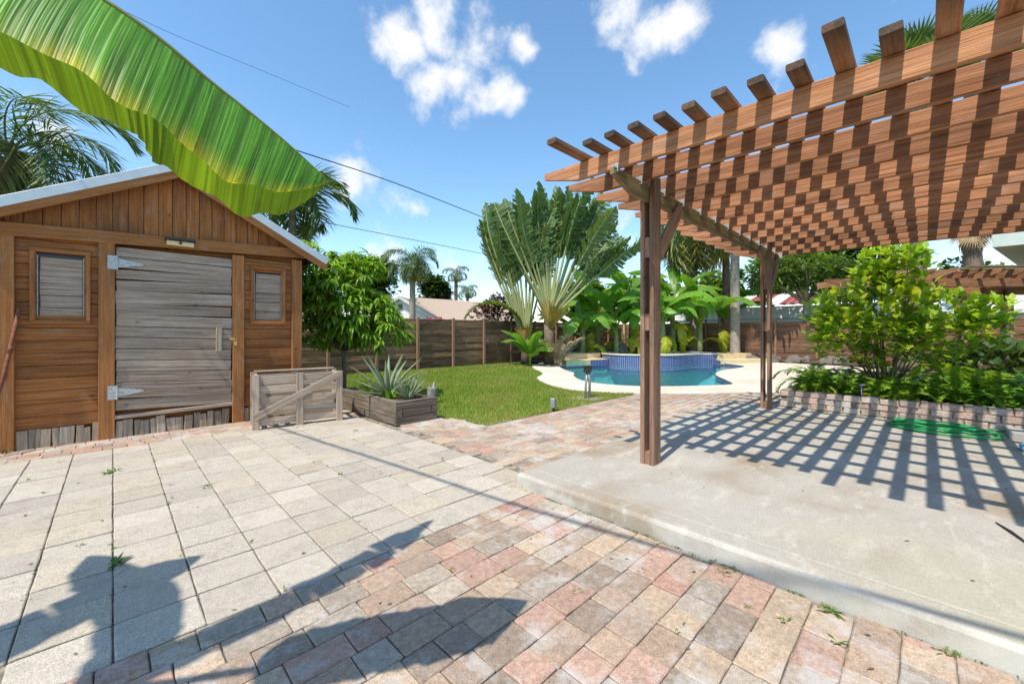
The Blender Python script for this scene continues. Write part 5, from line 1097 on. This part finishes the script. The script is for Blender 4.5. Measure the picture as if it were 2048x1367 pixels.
# second pergola, turned 45 degrees
p2 = thing('pergola', 'smaller brown pergola at far right behind the shrub', 'pergola', (*lw(9.9, 8.8)[:2], 0))
UU, VV = Vector((RX, RY, 0)), Vector((FX, FY, 0))
def q2(lat, dep, z): return lw(lat, dep, z)
for lat, dep in ((9.55, 8.6), (10.35, 8.5), (13.2, 8.5)):
    pe = bpy.data.objects.new('post', None); col.objects.link(pe); pe.parent = p2
    for s_ in (-1, 1): board(pe, 'plank', q2(lat, dep + s_ * .045, 0), q2(lat, dep + s_ * .045, 2.2), UU, .14, .04, 'pergola_post_wood')
    board(pe, 'spacer', q2(lat, dep, 1.0), q2(lat, dep, 1.2), UU, .13, .045, 'pergola_post_wood')
    board(pe, 'brace', q2(lat - .05, dep - .07, 1.75), q2(lat - .5, dep - .07, 2.18), (0, 0, 1), .12, .04, 'pergola_wood')
board(p2, 'beam', q2(14, 8.55, 2.17), q2(8.7, 8.55, 2.17), (0, 0, 1), .15, .05, 'pergola_wood', taper=(.3, .4))
board(p2, 'beam', q2(14, 7.4, 2.24), q2(5.85, 7.6, 2.22), (0, 0, 1), .15, .05, 'pergola_wood', taper=(.5, .3))
for k in range(16): lat = 7.0 + k * .4; board(p2, 'joist', q2(lat, 9.3, 2.36), q2(lat, 7.1, 2.36), (0, 0, 1), .13, .04, 'pergola_wood', taper=(.3, .4))
for k in range(9): dep = 7.05 + k * .25; board(p2, 'slat', q2(7.9, dep, 2.445), q2(13.6, dep, 2.46), VV, .09, .035, 'mossy_beam')
# house eave at the far right
ev = thing('house_eave', 'pale green-white house eave and gutter at the far right', 'roof', (*lw(13, 11)[:2], 0))
eb = Vector(ev.location)
def e2(lat, dep, z): v = lw(lat, dep, z) - eb; return (v.x, v.y, z)
mb = MB(); zt, zb = 3.34, 2.98; pl = [(9.45, 8.0), (10.0, 7.5), (18, 7.5), (18, 13), (15.2, 11.9)]
mb.add([e2(a_, b_, zt) for a_, b_ in pl] + [e2(a_, b_, zb) for a_, b_ in pl], [(0, 1, 2, 3, 4), (9, 8, 7, 6, 5)] + [(i, 5 + i, 5 + (i + 1) % 5, (i + 1) % 5) for i in range(5)]); obj('eave', mb.mesh('eave', 'gutter_green'), ev)
mb = MB(); mb.add([e2(13.2, 8.5, 3.05), e2(18, 8.5, 3.05), e2(18, 12.5, 3.05), e2(16.8, 12.2, 3.05), e2(13.2, 8.5, 0), e2(18, 8.5, 0), e2(18, 12.5, 0), e2(16.8, 12.2, 0)], [(0, 4, 5, 1), (1, 5, 6, 2), (2, 6, 7, 3), (3, 7, 4, 0)]); obj('wall', mb.mesh('wall', 'house_white'), ev)
mb = MB(); mb.add([e2(9.45, 8.0, 3.35), e2(10.0, 7.5, 3.35), e2(18, 7.5, 3.35), e2(18, 13, 3.35), e2(15.2, 11.9, 3.35), e2(16, 10, 4.3)], [(0, 1, 5), (1, 2, 5), (2, 3, 5), (3, 4, 5), (4, 0, 5)]); obj('roof', mb.mesh('roof', 'roof_tan'), ev)

# ------------------------------------------------------------------ cables
def cable(pts, r0, label):
    mb = MB(); mb.tube(smooth_path(pts, 6), r0, 6); tag(obj('overhead_cable', mb.mesh('overhead_cable', 'cable_black')), label, 'cable')
cable([rp(300, 200, 9.5), rp(585, 298, 12), rp(790, 366, 15), rp(980, 440, 20), rp(1110, 490, 27)], .016, 'thick black overhead cable sloping from the leaf tip to the fan palm')
cable([rp(60, 330, 13), rp(170, 352, 15), rp(400, 396, 17.5), rp(650, 445, 21), rp(965, 507, 31), rp(1100, 535, 40)], .016, 'lower thin overhead cable running behind the palms')
cable([rp(100, -50, 8), rp(205, 0, 9), rp(340, 66, 10), rp(520, 140, 12), rp(700, 215, 15)], .0045, 'hair-thin overhead wire beside the big banana leaf')
cable([(-1.75, 8.6, 5.2), (-1.37, 5.72, 5.2), (-1.0, 3.13, 5.2), (-.84, 1.88, 5.2), (-.72, 1.22, 5.2), (-.55, .3, 5.2), (-.35, -.9, 5.2), (.1, -3, 5.2)], .022, 'overhead service cable whose shadow crosses the paving')
